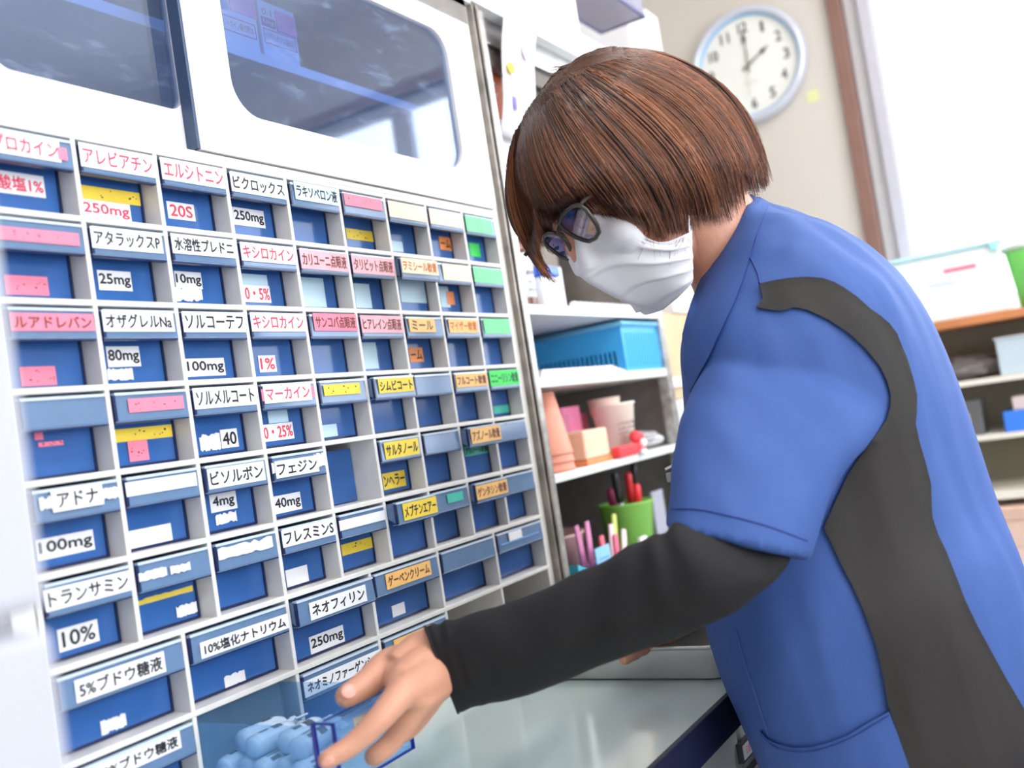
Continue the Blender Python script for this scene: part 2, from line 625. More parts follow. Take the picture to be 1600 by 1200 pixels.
# ================================================================== DRAWERS
BLUE = mat('blue_drawer_plastic', (74, 126, 198), 0.14, var=0.06, scale=30, spec=0.5, trans=0.36, tint=(144, 186, 240))
STRIP = mat('smoky_clear_handle', (134, 164, 200), 0.10, var=0.05, spec=0.8, trans=0.42, tint=(190, 215, 242))
HIGHLIGHTM = mat('pale_handle_highlight', (206, 222, 240), 0.08, var=.04, scale=90, spec=.8)  # highlight along the strip's top edge, put into the colour
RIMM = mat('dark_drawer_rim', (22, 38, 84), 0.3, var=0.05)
BGS = {
    'w': PAPER,
    'wt': mat('torn_white_tape', (236, 235, 236), 0.7, var=0.03, scale=120),
    'p': mat('pink_tape', (252, 132, 158), 0.55, var=0.05, scale=60),
    'pl': mat('pale_pink_tape', (250, 176, 188), 0.5, var=0.08, scale=60),
    'y': mat('yellow_tape', (246, 213, 66), 0.55, var=0.05, scale=60),
    'o': mat('orange_tape', (250, 196, 116), 0.5, var=0.05, scale=60),
    'ol': mat('pale_orange_tape', (251, 226, 192), 0.5, var=0.06, scale=80),
    'od': mat('deep_orange_tape', (252, 150, 76), 0.5, var=0.05, scale=80),
    'g': mat('green_tape', (104, 232, 140), 0.5, var=0.12, scale=60),
    'gd': mat('bright_green_tape', (44, 220, 84), 0.5, var=0.05, scale=60),
    't': mat('teal_tape', (62, 190, 166), 0.5, var=0.05, scale=60),
    'b': mat('pale_blue_tape_and_carton', (200, 230, 245), 0.5, var=0.03),
    'bl': mat('faded_blue_label', (120, 170, 232), 0.5, var=0.06),
}
BGN = dict(w='white', wt='torn white', p='pink', pl='pale pink', y='yellow', o='orange', ol='pale orange', od='orange', g='green', gd='bright green', t='teal', b='pale blue', bl='faded blue')
INK = dict(k=BLACKINK, r=REDINK, n=BROWNINK, o=ORANGEINK, g=GREENINK)
INKN = dict(k='black', r='red', n='brown', o='orange', g='dark')

_B = {}


def drawer_mesh(wd, ht):
    """shared meshes: open box with front plate, hood-like handle strip, dark rim"""
    if (wd, ht) in _B:
        return _B[(wd, ht)]
    t = .0016
    b = MB()
    yf, yb = .021, .132
    x0, x1, zt = .0012, wd - .0012, ht - .006
    b.box(x0, x1, yf, yf + t, .001, zt)
    b.box(x0, x0 + t, yf + t, yb, .001, zt)
    b.box(x1 - t, x1, yf + t, yb, .001, zt)
    b.box(x0 + t, x1 - t, yf + t, yb, .001, .001 + t)
    b.box(x0 + t, x1 - t, yb - t, yb, .001, zt)
    s = MB()
    z0, z1 = ht - .0256, ht - .0035
    # front plate leaning slightly, top web back to the body, closed ends, lower lip
    s.frame_box((x0, -.0012, z0), (x1 - x0, 0, 0), (0, .0018, 0), (0, .0016, z1 - z0))
    s.box(x0, x1, .0006, yf + t, z1 - .0016, z1)
    for xa in (x0, x1 - t):
        s.add([(xa, .0006, z0), (xa + t, .0006, z0), (xa, .0006, z1 - .0016), (xa + t, .0006, z1 - .0016), (xa, yf, z1 - .0016), (xa + t, yf, z1 - .0016), (xa, yf, z0 + .012), (xa + t, yf, z0 + .012)],
              [(0, 1, 3, 2), (2, 3, 5, 4), (4, 5, 7, 6), (6, 7, 1, 0), (0, 2, 4, 6), (1, 7, 5, 3)])
    s.box(x0, x1, -.0012, .0062, z0 - .0012, z0)
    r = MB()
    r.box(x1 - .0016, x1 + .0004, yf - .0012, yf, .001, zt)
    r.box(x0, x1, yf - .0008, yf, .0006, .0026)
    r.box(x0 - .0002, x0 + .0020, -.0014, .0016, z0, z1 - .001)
    r.box(x0, x1, -.0008, .0040, z0 - .0022, z0 - .0012)  # shade under the strip, put in as a dark line
    l = MB().box(x0 + .002, x1, -.0008, .0042, z1 - .0014, z1 + .0008)  # pale bar painted as the bright line on the handle's top edge
    _B[(wd, ht)] = (b.mesh('drawer_body'), s.mesh('handle_strip'), r.mesh('drawer_rim'), l.mesh('handle_highlight'))
    return _B[(wd, ht)]


ORD = ['', 'first', 'second', 'third', 'fourth', 'fifth', 'sixth', 'seventh', 'eighth', 'ninth']


def plate(name, p, y, parent, th=.0004, torn=False):
    """p: (bg, text, ink, uL, vLow, uR, vUp) in photo pixels on the plane y"""
    bgk, txt, ink, u0, v0, u1, v1 = p[:7]
    A, B = on(1, y, u0, v0), on(1, y, u1, v1)
    x0, x1, z0, z1 = A.x, B.x, A.z, B.z
    if len(p) > 7:
        x0 = max(x0, p[7])
        x1 = min(x1, p[8])
    mbp = MB()
    if bgk == 'wt' or torn:
        rng = random.Random(int(u0 * 7 + v0))
        N = 12
        top = [(x0 + (x1 - x0) * i / N, z1 - rng.random() * .12 * (z1 - z0) * (1 if rng.random() < .6 else 2.2)) for i in range(N + 1)]
        bot = [(x0 + (x1 - x0) * i / N, z0 + rng.random() * .10 * (z1 - z0) * (1 if rng.random() < .6 else 2.0)) for i in range(N + 1)]
        mbp.rings([[(x, y, z) for x, z in bot + top[::-1]], [(x, y - th, z) for x, z in bot + top[::-1]]])
    else:
        mbp.box(x0, x1, y - th, y, z0, z1)
    o = obj(name, mbp, BGS[bgk], parent)
    if txt:
        W, H = x1 - x0, z1 - z0
        n = len(txt)
        mx, hz = (.04 if n > 3 else .10) * W, .66 * H
        lettering(txt, (x0 + mx, y - th - .00012, z0 + .17 * H), (W - 2 * mx, 0, 0), (0, 0, hz), 'lettering', INK[ink], o, bold=.00034 if ink != 'r' else .00028)
    elif bgk in ('p', 'y') and (x1 - x0) > .015:
        rng = random.Random(int(u0 * 3 + v1))
        sp = MB()
        for q in range(7):
            sx, sz = lerp(x0, x1, .08 + .84 * rng.random()), lerp(z0, z1, .15 + .6 * rng.random())
            sp.box(sx, sx + .0006 + .0016 * rng.random(), y - th - .00008, y - th + .00002, sz, sz + .0005 + .0012 * rng.random())
        obj('ink_specks', sp, BROWNINK if bgk == 'p' else BLACKINK, o)  # random specks, residue of peeled lettering
    return o


# (row, col): strip label, then plates set on the body; each (tape, text, ink, left px, lower px, right px, upper px)
SP = {
    (1, 1): ([('w', 'プロカイン', 'r', -16, 236, 91, 219), ('p', '', '', 92, 249, 103, 232)], [('w', '酸塩1%', 'r', -6, 300, 67, 276)]),
    (1, 2): ([('w', 'アレビアチン', 'r', 124, 259, 241, 244)], [('y', '', '', 128, 310, 218, 302), ('w', '250mg', 'r', 129, 340, 202, 320)]),
    (1, 3): ([('w', 'エルシトニン', 'r', 250, 279, 350, 264)], [('w', '20S', 'r', 263, 341, 302, 320)]),
    (1, 4): ([('w', 'ビクロックス', 'k', 360, 298, 444, 284)], [('w', '250mg', 'k', 366, 351, 411, 330)]),
    (1, 5): ([('b', 'ラキソベロン液', 'k', 462, 311, 530, 296)], []),
    (1, 6): ([('p', '', '', 539, 320, 595, 312)], [('y', '', '', 542, 373, 581, 362)]),
    (1, 7): ([('ol', '', '', 607, 338, 665, 324)], [('b', '', '', 612, 392, 628, 378)]),
    (1, 8): ([('ol', '', '', 673, 349, 722, 336)], [('od', 'ーム', 'k', 688, 390, 704, 372)]),
    (1, 9): ([('g', '', '', 729, 360, 767, 344)], [('gd', '', '', 735, 400, 748, 381)]),
    (2, 1): ([('p', '', '', -10, 373, 122, 365)], [('p', '', '', 10, 460, 73, 433)]),
    (2, 2): ([('w', 'アタラックスP', 'k', 144, 387, 251, 365)], [('w', '25mg', 'k', 155, 453, 203, 425)]),
    (2, 3): ([('w', '水溶性プレドニ', 'k', 266, 395, 365, 375)], [('w', '10mg', 'k', 275, 450, 313, 426), ('wt', '', '', 275, 471, 314, 449)]),
    (2, 4): ([('w', 'キシロカイン', 'r', 378, 407, 459, 387)], [('b', '', '', 378, 448, 416, 430), ('w', '0・5%', 'r', 383, 472, 420, 447)]),
    (2, 5): ([('pl', 'カリユーニ点眼液', 'n', 469, 419, 543, 397)], [('b', '', '', 474, 479, 504, 435)]),
    (2, 6): ([('pl', 'タリビット点眼液', 'n', 551, 426, 615, 405)], [('b', '', '', 557, 481, 576, 444)]),
    (2, 7): ([('ol', 'ヲミシール軟膏', 'o', 629, 426, 690, 409)], [('b', '', '', 627, 472, 663, 436)]),
    (2, 8): ([('ol', '', '', 694, 437, 734, 416)], [('b', '', '', 690, 480, 699, 448), ('od', '', '', 700, 476, 708, 456)]),
    (2, 9): ([('g', '', '', 739, 440, 784, 422)], []),
    (3, 1): ([('p', 'ルアドレバン', 'n', 18, 517, 145, 491)], [('p', '', '', 34, 604, 85, 572)]),
    (3, 2): ([('w', 'オザグレルNa', 'k', 159, 518, 269, 487)], [('w', '80mg', 'k', 169, 574, 216, 541), ('wt', '', '', 169, 596, 206, 574)]),
    (3, 3): ([('w', 'ソルコーテフ', 'k', 282, 519, 381, 489)], [('w', '100mg', 'k', 292, 589, 349, 559)]),
    (3, 4): ([('w', 'キシロカイン', 'r', 390, 518, 475, 490)], [('w', '1%', 'r', 406, 582, 429, 555)]),
    (3, 5): ([('p', 'サンコバ点眼液', 'n', 492, 517, 559, 491)], []),
    (3, 6): ([('pl', 'ヒアレイン点眼液', 'n', 563, 520, 628, 494)], [('b', '', '', 566, 577, 586, 535)]),
    (3, 7): ([('o', 'ミール', 'n', 641, 519, 678, 498)], [('od', 'ーム', 'k', 641, 566, 659, 543)]),
    (3, 8): ([('o', 'マイザー軟膏', 'o', 703, 520, 744, 499)], []),
    (3, 9): ([('g', '', '', 758, 521, 795, 499)], []),
    (4, 1): ([], [('p', '', '', 54, 688, 66, 675), ('p', '', '', 60, 699, 98, 688)]),
    (4, 2): ([('p', '', '', 202, 645, 285, 618)], [('y', '', '', 180, 692, 267, 663), ('p', '', '', 203, 722, 229, 687)]),
    (4, 3): ([('w', 'ソルメルコート', 'k', 303, 640, 398, 601)], [('wt', '', '', 314, 707, 342, 675), ('w', '40', 'k', 347, 701, 369, 669)]),
    (4, 4): ([('p', '', '', 410, 627, 490, 603), ('w', 'マーカイン', 'r', 414, 631, 484, 598)], [('b', '', '', 420, 662, 448, 640), ('w', '0・25%', 'r', 412, 691, 456, 659)]),
    (4, 5): ([('y', '', '', 507, 619, 561, 598)], [('b', '', '', 505, 684, 525, 662)]),
    (4, 6): ([('y', 'シムビコート', 'k', 593, 615, 644, 589)], []),
    (4, 7): ([], []),
    (4, 8): ([('o', 'フルコート軟膏', 'n', 714, 606, 761, 582)], []),
    (4, 9): ([('gd', 'ニニーリシン軟膏', 'g', 765, 604, 810, 577)], [('t', '', '', 772, 647, 794, 632)]),
    (5, 1): ([('wt', '', '', 63, 799, 85, 773), ('wt', '', '', 157, 783, 184, 759), ('w', 'アドナ', 'k', 83, 801, 158, 755)], [('w', '100mg', 'k', 60, 877, 144, 827)]),
    (5, 2): ([('w', '', '', 196, 777, 305, 738)], [('w', '', '', 204, 858, 266, 817)]),
    (5, 3): ([('w', 'ビソルボン', 'k', 327, 765, 411, 720)], [('w', '4mg', 'k', 330, 802, 367, 766), ('wt', '', '', 338, 822, 368, 797)]),
    (5, 4): ([('wt', '', '', 426, 741, 438, 721), ('wt', '', '', 493, 731, 506, 706), ('w', 'フェジン', 'k', 432, 748, 495, 711)], [('w', '40mg', 'k', 430, 804, 468, 768)]),
    (5, 6): ([('y', 'サルタノール', 'k', 603, 718, 652, 684)], [('y', 'ンヘラー', 'k', 600, 766, 631, 734)]),
    (5, 7): ([], []),
    (5, 8): ([('o', 'アズノール軟膏', 'n', 738, 694, 785, 663)], [('t', 'アズノール軟膏', 'g', 727, 714, 763, 691)]),
    (5, 9): ([], []),
    (6, 1): ([('w', 'トランサミン', 'k', 72, 957, 205, 890)], [('w', '10%', 'k', 93, 1020, 151, 967)]),
    (6, 2): ([('wt', '', '', 218, 911, 259, 884), ('wt', '', '', 267, 899, 296, 877)], [('yt', '', '', 214, 948, 300, 914), ('wt', '', '', 277, 967, 306, 938)]),
    (6, 3): ([('wt', '', '', 342, 877, 424, 836)], []),
    (6, 4): ([('w', 'フレスミンS', 'k', 440, 857, 522, 810)], [('w', '', '', 449, 918, 479, 882)]),
    (6, 5): ([('w', '', '', 531, 830, 600, 797)], [('y', '', '', 535, 869, 582, 838)]),
    (6, 6): ([('y', 'メプチンエアー', 'k', 632, 814, 689, 773)], []),
    (6, 7): ([('t', '', '', 700, 787, 722, 767)], []),
    (6, 8): ([('o', 'ゲンタシン軟膏', 'n', 746, 782, 792, 748)], []),
    (6, 9): ([], []),
    (7, 1): ([('w', '5%ブドウ糖液', 'k', 120, 1099, 255, 1017)], [('wt', '', '', 159, 1150, 195, 1112)]),
    (7, 2): ([('w', '10%塩化ナトリウム', 'k', 315, 1030, 449, 958)], [('wt', '', '', 352, 1077, 381, 1044)]),
    (7, 3): ([('w', 'ネオフィリン', 'k', 486, 970, 570, 913)], [('w', '250mg', 'k', 486, 1023, 535, 976)]),
    (7, 4): ([('o', 'ゲーベンクリーム', 'n', 605, 922, 671, 875)], [('w', '', '', 614, 965, 631, 940)]),
    (7, 5): ([], []),
    (7, 6): ([('bl', '', '', 783, 853, 842, 830), ('w', '', '', 796, 846, 814, 826)], []),
    (8, 1): ([('w', '20%ブドウ糖液', 'k', 147, 1229, 280, 1142)], []),
    (8, 3): ([('w', 'ネオミノファーゲンシー', 'k', 477, 1091, 598, 1012)], []),
    (8, 4): ([('o', '', '', 616, 1012, 672, 976)], []),
}
BGS['yt'] = mat('torn_yellow_tape', (232, 204, 78), 0.6, var=0.05, scale=60)
BGN['yt'] = 'torn yellow'
PULL = {(6, 6): .010, (5, 8): .008, (6, 8): .006, (7, 3): .005, (4, 6): .005, (2, 7): .005}


def cell(r, c):
    wide = r >= 7
    k = PX * (1.5 if wide else 1)
    x0 = (c - 1) * k + TV / 2
    z0 = ZT - r * PZ + TH / 2
    return x0, z0, k - TV, PZ - TH


def make_drawer(r, c, labels, plates, pull=0.0, lab=None):
    x0, z0, wd, ht = cell(r, c)
    body, strip, rim, highlight = drawer_mesh(round(wd, 5), round(ht, 5))
    if lab is None:
        bits = []
        main = [l for l in labels if l[1]] or labels
        if main:
            l = main[-1]
            bits.append(f"{INKN[l[2]]}-lettered {BGN[l[0]]} label" if l[1] else f"blank {BGN[l[0]]} label")
        else:
            bits.append('bare handle strip')
        if plates:
            l = ([q for q in plates if q[1]] or plates)[-1]
            bits.append(f"{BGN[l[0]]} plate")
        size = 'wide blue drawer' if r >= 7 else 'small blue drawer'
        lab = f"{size} with {' and '.join(bits)}, {ORD[c]} from left in {ORD[r]} row"
        if len(lab.split()) > 16:
            lab = f"{size}, {', '.join(bits)}, {ORD[c]} from left in {ORD[r]} row"
    t = thing('drawer', (x0, -pull, z0), lab, 'drawer', 'wide drawers in the medicine cabinet' if r >= 7 else 'small drawers in the medicine cabinet')
    obj('drawer_body', body, BLUE, t, local=True)
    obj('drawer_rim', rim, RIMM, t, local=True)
    if strip:
        obj('handle_strip', strip, STRIP, t, local=True, bevel=.0004)
        obj('handle_highlight', highlight, HIGHLIGHTM, t, local=True)
    for i, l in enumerate(labels):
        plate('name_label', l + (x0 + .0012, x0 + wd - .0012), -.0013 - pull - .0005 * i, t)
    for i, l in enumerate(plates):
        plate('sticker_or_carton', l + (x0 + .0025, x0 + wd - .002), (.0208 - pull - .0005 * i), t, torn=l[0] == 'yt')  # pale blue ones stand in for cartons inside the drawer
    return t


for (r, c), (labs, pls) in SP.items():
    make_drawer(r, c, labs, pls, PULL.get((r, c), 0.0))
# the drawer without a handle strip in the fifth row
x0, z0, wd, ht = cell(5, 5)
t = thing('drawer', (x0, 0.012, z0), 'teal blue drawer missing its handle strip, fifth from left in fifth row', 'drawer', 'small drawers in the medicine cabinet')
TEAL = mat('teal_drawer_plastic', (112, 170, 208), 0.2, var=0.08, trans=0.12, tint=(150, 200, 225))
obj('drawer_body', drawer_mesh(round(wd, 5), round(ht, 5))[0], TEAL, t, local=True)

# the drawer being pulled out
x0, z0, wd, ht = cell(8, 2)
PO = 0.145
t = thing('drawer', (x0, -PO, z0), 'wide blue drawer pulled far out by the hand, full of ampoules', 'drawer', 'wide drawers in the medicine cabinet')
CLEARB = mat('clear_blue_plastic', (150, 205, 252), 0.1, var=0.03, trans=0.86, tint=(236, 246, 255))
EDGEB = mat('deep_blue_edge', (18, 40, 150), 0.2, var=0.05)
b = MB()
q = .0016
xa, xb, zt = .0012, wd - .0012, ht - .006
b.box(xa, xb, .021, .021 + q, .001, zt)
b.box(xa, xa + q, .0226, .165, .001, zt)
b.box(xb - q, xb, .0226, .165, .001, zt)
b.box(xa + q, xb - q, .0226, .165, .001, .0026)
b.box(xa + q, xb - q, .1634, .165, .001, zt)
obj('drawer_body', b, CLEARB, t, local=True)
s = MB()
s.box(xa, xb, 0, .0018, ht - .0275, ht - .0035)
s.box(xa, xb, .0018, .021, ht - .0051, ht - .0035)
obj('handle_strip', s, CLEARB, t, local=True)
e = MB()
e.box(xa - .0004, xa + .0012, -.0006, .0022, .003, ht - .0035)
e.box(xa - .0004, xa + .0012, -.0006, .021, ht - .0045, ht - .0028)
e.box(xb - .0012, xb + .0004, .0190, .0222, .0006, ht - .006)
e.box(xa, xb, .0196, .0222, .0004, .0018)
e.box(xa - .0006, xa + .0016, .0190, .0226, .0006, ht - .0035)
e.box(xa + .012, xb, .0192, .0206, ht - .0062, ht - .0046)
obj('drawer_edge', e, EDGEB, t, local=True)
ym = -PO - .0002
o = obj('name_label', MB().box(x0 + .023, x0 + .098, ym - .0005, ym, z0 + ht - .0265, z0 + ht - .0065), mat('grey_tape', (205, 200, 198), .6), t)
lettering('50%ブドウ糖液', (x0 + .0255, ym - .0007, z0 + ht - .0225), (.069, 0, 0), (0, 0, .0135), 'lettering', BLACKINK, o, bold=.0002)

# ampoules lying in the open drawer
AMP = mat('frosted_ampoule_plastic', (212, 234, 255), 0.16, var=0.03, trans=0.2, tint=(226, 240, 255))
AMPL = mat('ampoule_label', (196, 220, 244), 0.4, var=0.03)
AMPD = mat('dark_label_block', (74, 92, 110), 0.5)


def ampoule(cx, cy, cz, rz, rot, lab, grp='plastic ampoules in the open drawer', r=.0092):
    t = thing('ampoule', (cx, cy, cz), lab, 'ampoule', grp)
    M = Matrix.Translation((cx, cy, cz)) @ Matrix.Rotation(rz, 4, 'Z') @ Matrix.Rotation(rot, 4, 'X')

    def T(mb):
        mb.v = [tuple(M @ Vector(p)) for p in mb.v]
        return mb
    L = .058
    obj('ampoule_body', T(MB().lathe((-L / 2, 0, 0), [(0, 0), (r * .75, .0008), (r, .004), (r, .042), (r * .8, .047), (r * .32, .051), (r * .3, .055), (r * .42, .056), (r * .42, .060), (0, .0605)], (1, 0, 0), 18)), AMP, t, smooth=True)
    obj('twist_tab', T(MB().box(L / 2 - .001, L / 2 + .013, -.0065, .0065, -.0009, .0009)), AMP, t, bevel=.0006)
    arc = []
    for xx in (-L / 2 + .006, L / 2 - .018):
        arc.append([(xx, math.sin(a) * (r + .0002), math.cos(a) * (r + .0002)) for a in [(-1.1 + 2.2 * k / 10) for k in range(11)]])
    l = MB()
    n = 11
    l.add(arc[0] + arc[1], [(k, k + 1, n + k + 1, n + k) for k in range(n - 1)])
    lb = obj('ampoule_label', T(l), AMPL, t, smooth=True)
    d = MB()
    for xx0, xx1, a0, a1 in ((-.004, .006, -.6, .2), (-.018, -.008, -.3, .1), (-.018, -.002, .35, .55)):
        k1 = [(xx0, math.sin(a) * (r + .0004), math.cos(a) * (r + .0004)) for a in (a0, (a0 + a1) / 2, a1)]
        k2 = [(xx1, math.sin(a) * (r + .0004), math.cos(a) * (r + .0004)) for a in (a0, (a0 + a1) / 2, a1)]
        d.add(k1 + k2, [(0, 1, 4, 3), (1, 2, 5, 4)])
    obj('label_print', T(d), AMPD, lb)


zb = z0 + .003
AW = ['at the back on the bottom', 'second from the back on the bottom', 'in the middle on the bottom', 'fourth from the back on the bottom', 'next to the drawer front on the bottom',
      'on top at the back left', 'on top, second from the back', 'on top in the middle', 'on top nearest the hand']
AS = []
for k in range(5):
    AS.append((x0 + .045 + .006 * (k % 2), -PO + .148 - k * .0225, zb + .0098, .12 - .05 * k, .3 * k))
for k in range(4):
    AS.append((x0 + .052 + .012 * ((k + 1) % 2), -PO + .137 - k * .0228, zb + .0262, -.12 + .09 * k, -.4 + .3 * k))
for k, a in enumerate(AS):
    ampoule(*a, 'clear blue-white plastic ampoule in the open drawer, ' + AW[k])
# ampoules faintly seen through the closed wide drawers of the seventh row
for (r, c), n, wd_ in (((7, 1), 4, 'first'), ((7, 2), 3, 'second')):
    xx, zz, w2, h2 = cell(r, c)
    for k in range(n):
        ampoule(xx + .062, .040 + k * .022, zz + .0135, .06 * (k - 1), .2 * k, f'plastic ampoule behind the front of the {wd_} wide drawer, {ORD[k + 1]} from its front', f'ampoules in the {wd_} wide drawer', .0100)
# a small vial lying in the fifth drawer of the top row and a capped one in the fourth row
xx, zz, w2, h2 = cell(1, 5)
v = thing('medicine_vial', (xx + .05, .03, zz + .016), 'pale vial with a red band lying in the fifth drawer of the top row', 'vial')
obj('vial_body', MB().lathe((xx + .03, .0345, zz + .0135), [(0, 0), (.0095, .001), (.0095, .036), (.007, .040), (0, .0402)], (1, 0, 0), 20), mat('pale_vial', (206, 226, 240), .3), v, smooth=True)
obj('red_band', MB().lathe((xx + .041, .0345, zz + .0135), [(.0097, 0), (.0097, .0035)], (1, 0, 0), 20), REDINK, v, smooth=True)
xx, zz, w2, h2 = cell(4, 6)
v = thing('inhaler', (xx + .045, .035, zz + .0022), 'inhaler with a red base inside the sixth drawer of the fourth row', 'inhaler')
obj('inhaler_body', MB().lathe((xx + .052, .037, zz + .003), [(.0115, 0), (.0115, .016), (0, .0161)], (0, 0, 1), 20), PAPER, v, smooth=True)
obj('inhaler_cap', MB().lathe((xx + .052, .037, zz + .0192), [(.0122, 0), (.0122, .013), (.008, .019), (0, .0192)], (0, 0, 1), 20), mat('dull_red_cap', (170, 70, 80), .4), v, smooth=True)

# ================================================================== COUNTER
ZC = 0.834
CTOP = mat('pale_green_glass_top', (198, 214, 208), 0.12, var=0.03, scale=6, spec=0.7)
NAVY = mat('navy_counter_edge', (17, 21, 48), 0.45, var=0.15, scale=40)
BASEM = mat('white_base_cabinet', (214, 220, 216), 0.35, var=0.03)
ct = thing('counter', (.55, 0, .795), 'pale green glass topped counter with a thick navy front edge', 'counter')
obj('glass_top', MB().box(-.24, 1.80, -.3145, .40, ZC - .006, ZC), CTOP, ct, bevel=.0012)
obj('counter_board', MB().box(-.24, 1.80, -.312, .40, ZC - .034, ZC - .0062), BASEM, ct)
obj('front_edge', MB().box(-.24, 1.80, -.3185, -.3125, ZC - .0345, ZC + .0004), NAVY, ct, bevel=.0008)
bc = thing('base_cabinet', (.55, 0, 0), 'white cabinet with drawers under the pale green counter', 'cabinet')
obj('carcass', MB().box(-.24, 1.80, -.27, .40, .0, ZC - .036), BASEM, bc)
k = 0
for i in range(5):
    xa = -.23 + i * .40
    for z0, z1 in ((.60, .79), (.40, .59), (.06, .39)):
        d = obj('drawer_front', MB().box(xa, xa + .39, -.286, -.2702, z0, z1), BASEM, bc, bevel=.002)
        if i in (2, 3) and z0 == .60:
            pa = xa + .13
            lk = obj('lock', MB().lathe((xa + .06, -.2862, .765), [(.007, 0), (.007, .004), (.004, .0055), (0, .0056)], (0, -1, 0), 16), mat('dark_lock', (40, 45, 60), .3, .8), d)
# labelled plates seen beside the apron, hanging below the counter edge
for i, (q0, q1, tx, lb) in enumerate((((1156, 1188), (1183, 1132), '注射器', 'framed white plate with red lettering under the counter edge, upper of two'), ((1163, 1226), (1192, 1174), '点滴', 'framed white plate with red lettering under the counter edge, lower of two'))):
    A, B = on(1, -.287, *q0), on(1, -.287, *q1)
    t = thing('name_plate', ((A.x + B.x) / 2, -.287, A.z), lb, 'sign', 'plates on the base cabinet')
    obj('plate_frame', MB().box(A.x - .003, B.x + .003, -.292, -.2862, A.z - .003, B.z + .003), mat('dark_plate_frame', (60, 62, 72), .4), t, bevel=.0008)
    p = obj('plate_card', MB().box(A.x, B.x, -.2926, -.292, A.z, B.z), PAPER, t)
    lettering(tx, (A.x + .1 * (B.x - A.x), -.2928, A.z + .25 * (B.z - A.z)), (.8 * (B.x - A.x), 0, 0), (0, 0, .55 * (B.z - A.z)), 'lettering', REDINK, p)

# steel trays on the counter
STEELT = mat('polished_tray_steel', (204, 203, 200), 0.34, 0.72, var=0.06, scale=30)


def tray(name, x0, x1, y0, y1, z0, h, lab, r=.022):
    def ring(e, z):
        k = 6
        pts = []
        for cx, cy, a0 in ((x1 - r, y1 - r, 0), (x0 + r, y1 - r, 90), (x0 + r, y0 + r, 180), (x1 - r, y0 + r, 270)):
            for i in range(k + 1):
                a = math.radians(a0 + 90 * i / k)
                pts.append((cx + (r + e) * math.cos(a), cy + (r + e) * math.sin(a), z))
        return pts
    t = thing(name, ((x0 + x1) / 2, (y0 + y1) / 2, z0), lab, 'tray')
    m = MB().rings([ring(-.010, z0), ring(-.004, z0 + .0015), ring(-.001, z0 + .006), ring(0, z0 + h - .002), ring(0, z0 + h)], True, False)
    m.rings([ring(0, z0 + h), ring(-.0015, z0 + h), ring(-.0025, z0 + .006), ring(-.006, z0 + .003), ring(-.012, z0 + .002)], False, True)
    obj('tray_body', m, STEELT, t, auto=40)
    obj('rolled_rim', MB().tube([Vector(p) for p in ring(.001, z0 + h)], .0022, 8, closed=True), STEELT, t, smooth=True)
    return t


tray('steel_tray', .517, .78, -.304, -.055, ZC + .0004, .034, 'shallow stainless tray with rounded corners on the counter beside the apron')
tray('steel_tray', .605, .86, -.25, -.02, ZC + .0362, .030, 'second stainless tray stacked on the tray beside the apron')

# ================================================================== STEEL RACK
RX0, RX1 = .752, 1.262
rk = thing('steel_rack', ((RX0 + RX1) / 2, .17, ZC), 'stainless open-shelved rack standing on the counter right of the drawers', 'rack')
BACKD = mat('dark_rack_back', (92, 86, 82), 0.6, var=0.15, scale=12)
WORN = mat('worn_steel_post', (196, 194, 190), 0.35, 0.75, var=0.3, scale=60)
obj('rack_post', MB().box(RX0, RX0 + .0225, .0, .02, ZC, 1.70), WORN, rk, bevel=.001)
obj('rack_post', MB().box(RX1 - .022, RX1, .0, .02, ZC, 1.70), WORN, rk, bevel=.001)
obj('rack_side', MB().box(RX1 - .004, RX1, .02, .33, ZC, 1.70), mat('grey_rack_side', (150, 142, 136), .4, .5, var=.1), rk)
obj('rack_side', MB().box(RX0, RX0 + .004, .02, .33, ZC, 1.70), STEEL, rk)
obj('rack_back', MB().box(RX0, RX1, .33, .335, ZC, 1.70), BACKD, rk)
SH = mat('white_shelf_edge', (238, 239, 238), 0.3, 0.1, var=0.03)
for zt in (1.282, 1.178):
    obj('rack_shelf', MB().box(RX0 + .023, RX1 - .005, .001, .328, zt - .014, zt), SH, rk, bevel=.001)
obj('rack_shelf', MB().box(RX0 + .023, RX1 - .005, .001, .328, 1.030, 1.042), SH, rk, bevel=.001)
obj('rack_floor', MB().box(RX0 + .023, RX1 - .005, .001, .328, ZC, ZC + .006), STEEL, rk)
obj('rack_top_fascia', MB().box(RX0 - .012, 1.30, -.004, .335, 1.706, 1.752), mat('white_fascia', (238, 240, 242), .2, .1, var=.01), rk, bevel=.002)
obj('rack_door_track', MB().box(RX0 + .03, RX1, .016, .045, 1.668, 1.7055), STEEL, rk, bevel=.001)
obj('rack_door_track', MB().box(RX0 + .03, RX1, .024, .038, 1.640, 1.6675), DARKGAP, rk)

# poster hanging from the track
A, B = on(1, -.006, 786, 20), on(1, -.006, 838, 195)
px0, px1, pz1, pz0 = .825, .918, 1.705, 1.540
ps = thing('poster', ((px0 + px1) / 2, -.006, pz0), 'white printed sheet with a yellow and a purple mark hanging on the rack', 'poster')
m = MB()
n = 12
r1_, r2_ = [], []
for i in range(n + 1):
    z = pz0 + (pz1 - pz0) * i / n
    yy = .030 - .036 * i / n - .003 * math.sin(i * .5)
    r1_.append([(px0, yy, z), (px1, yy - .002, z)])
m.add([p for r in r1_ for p in r], [(2 * i, 2 * i + 1, 2 * i + 3, 2 * i + 2) for i in range(n)])
so = obj('sheet', m, PAPER, ps, smooth=True)
so.modifiers.new('s', 'SOLIDIFY').thickness = .0005


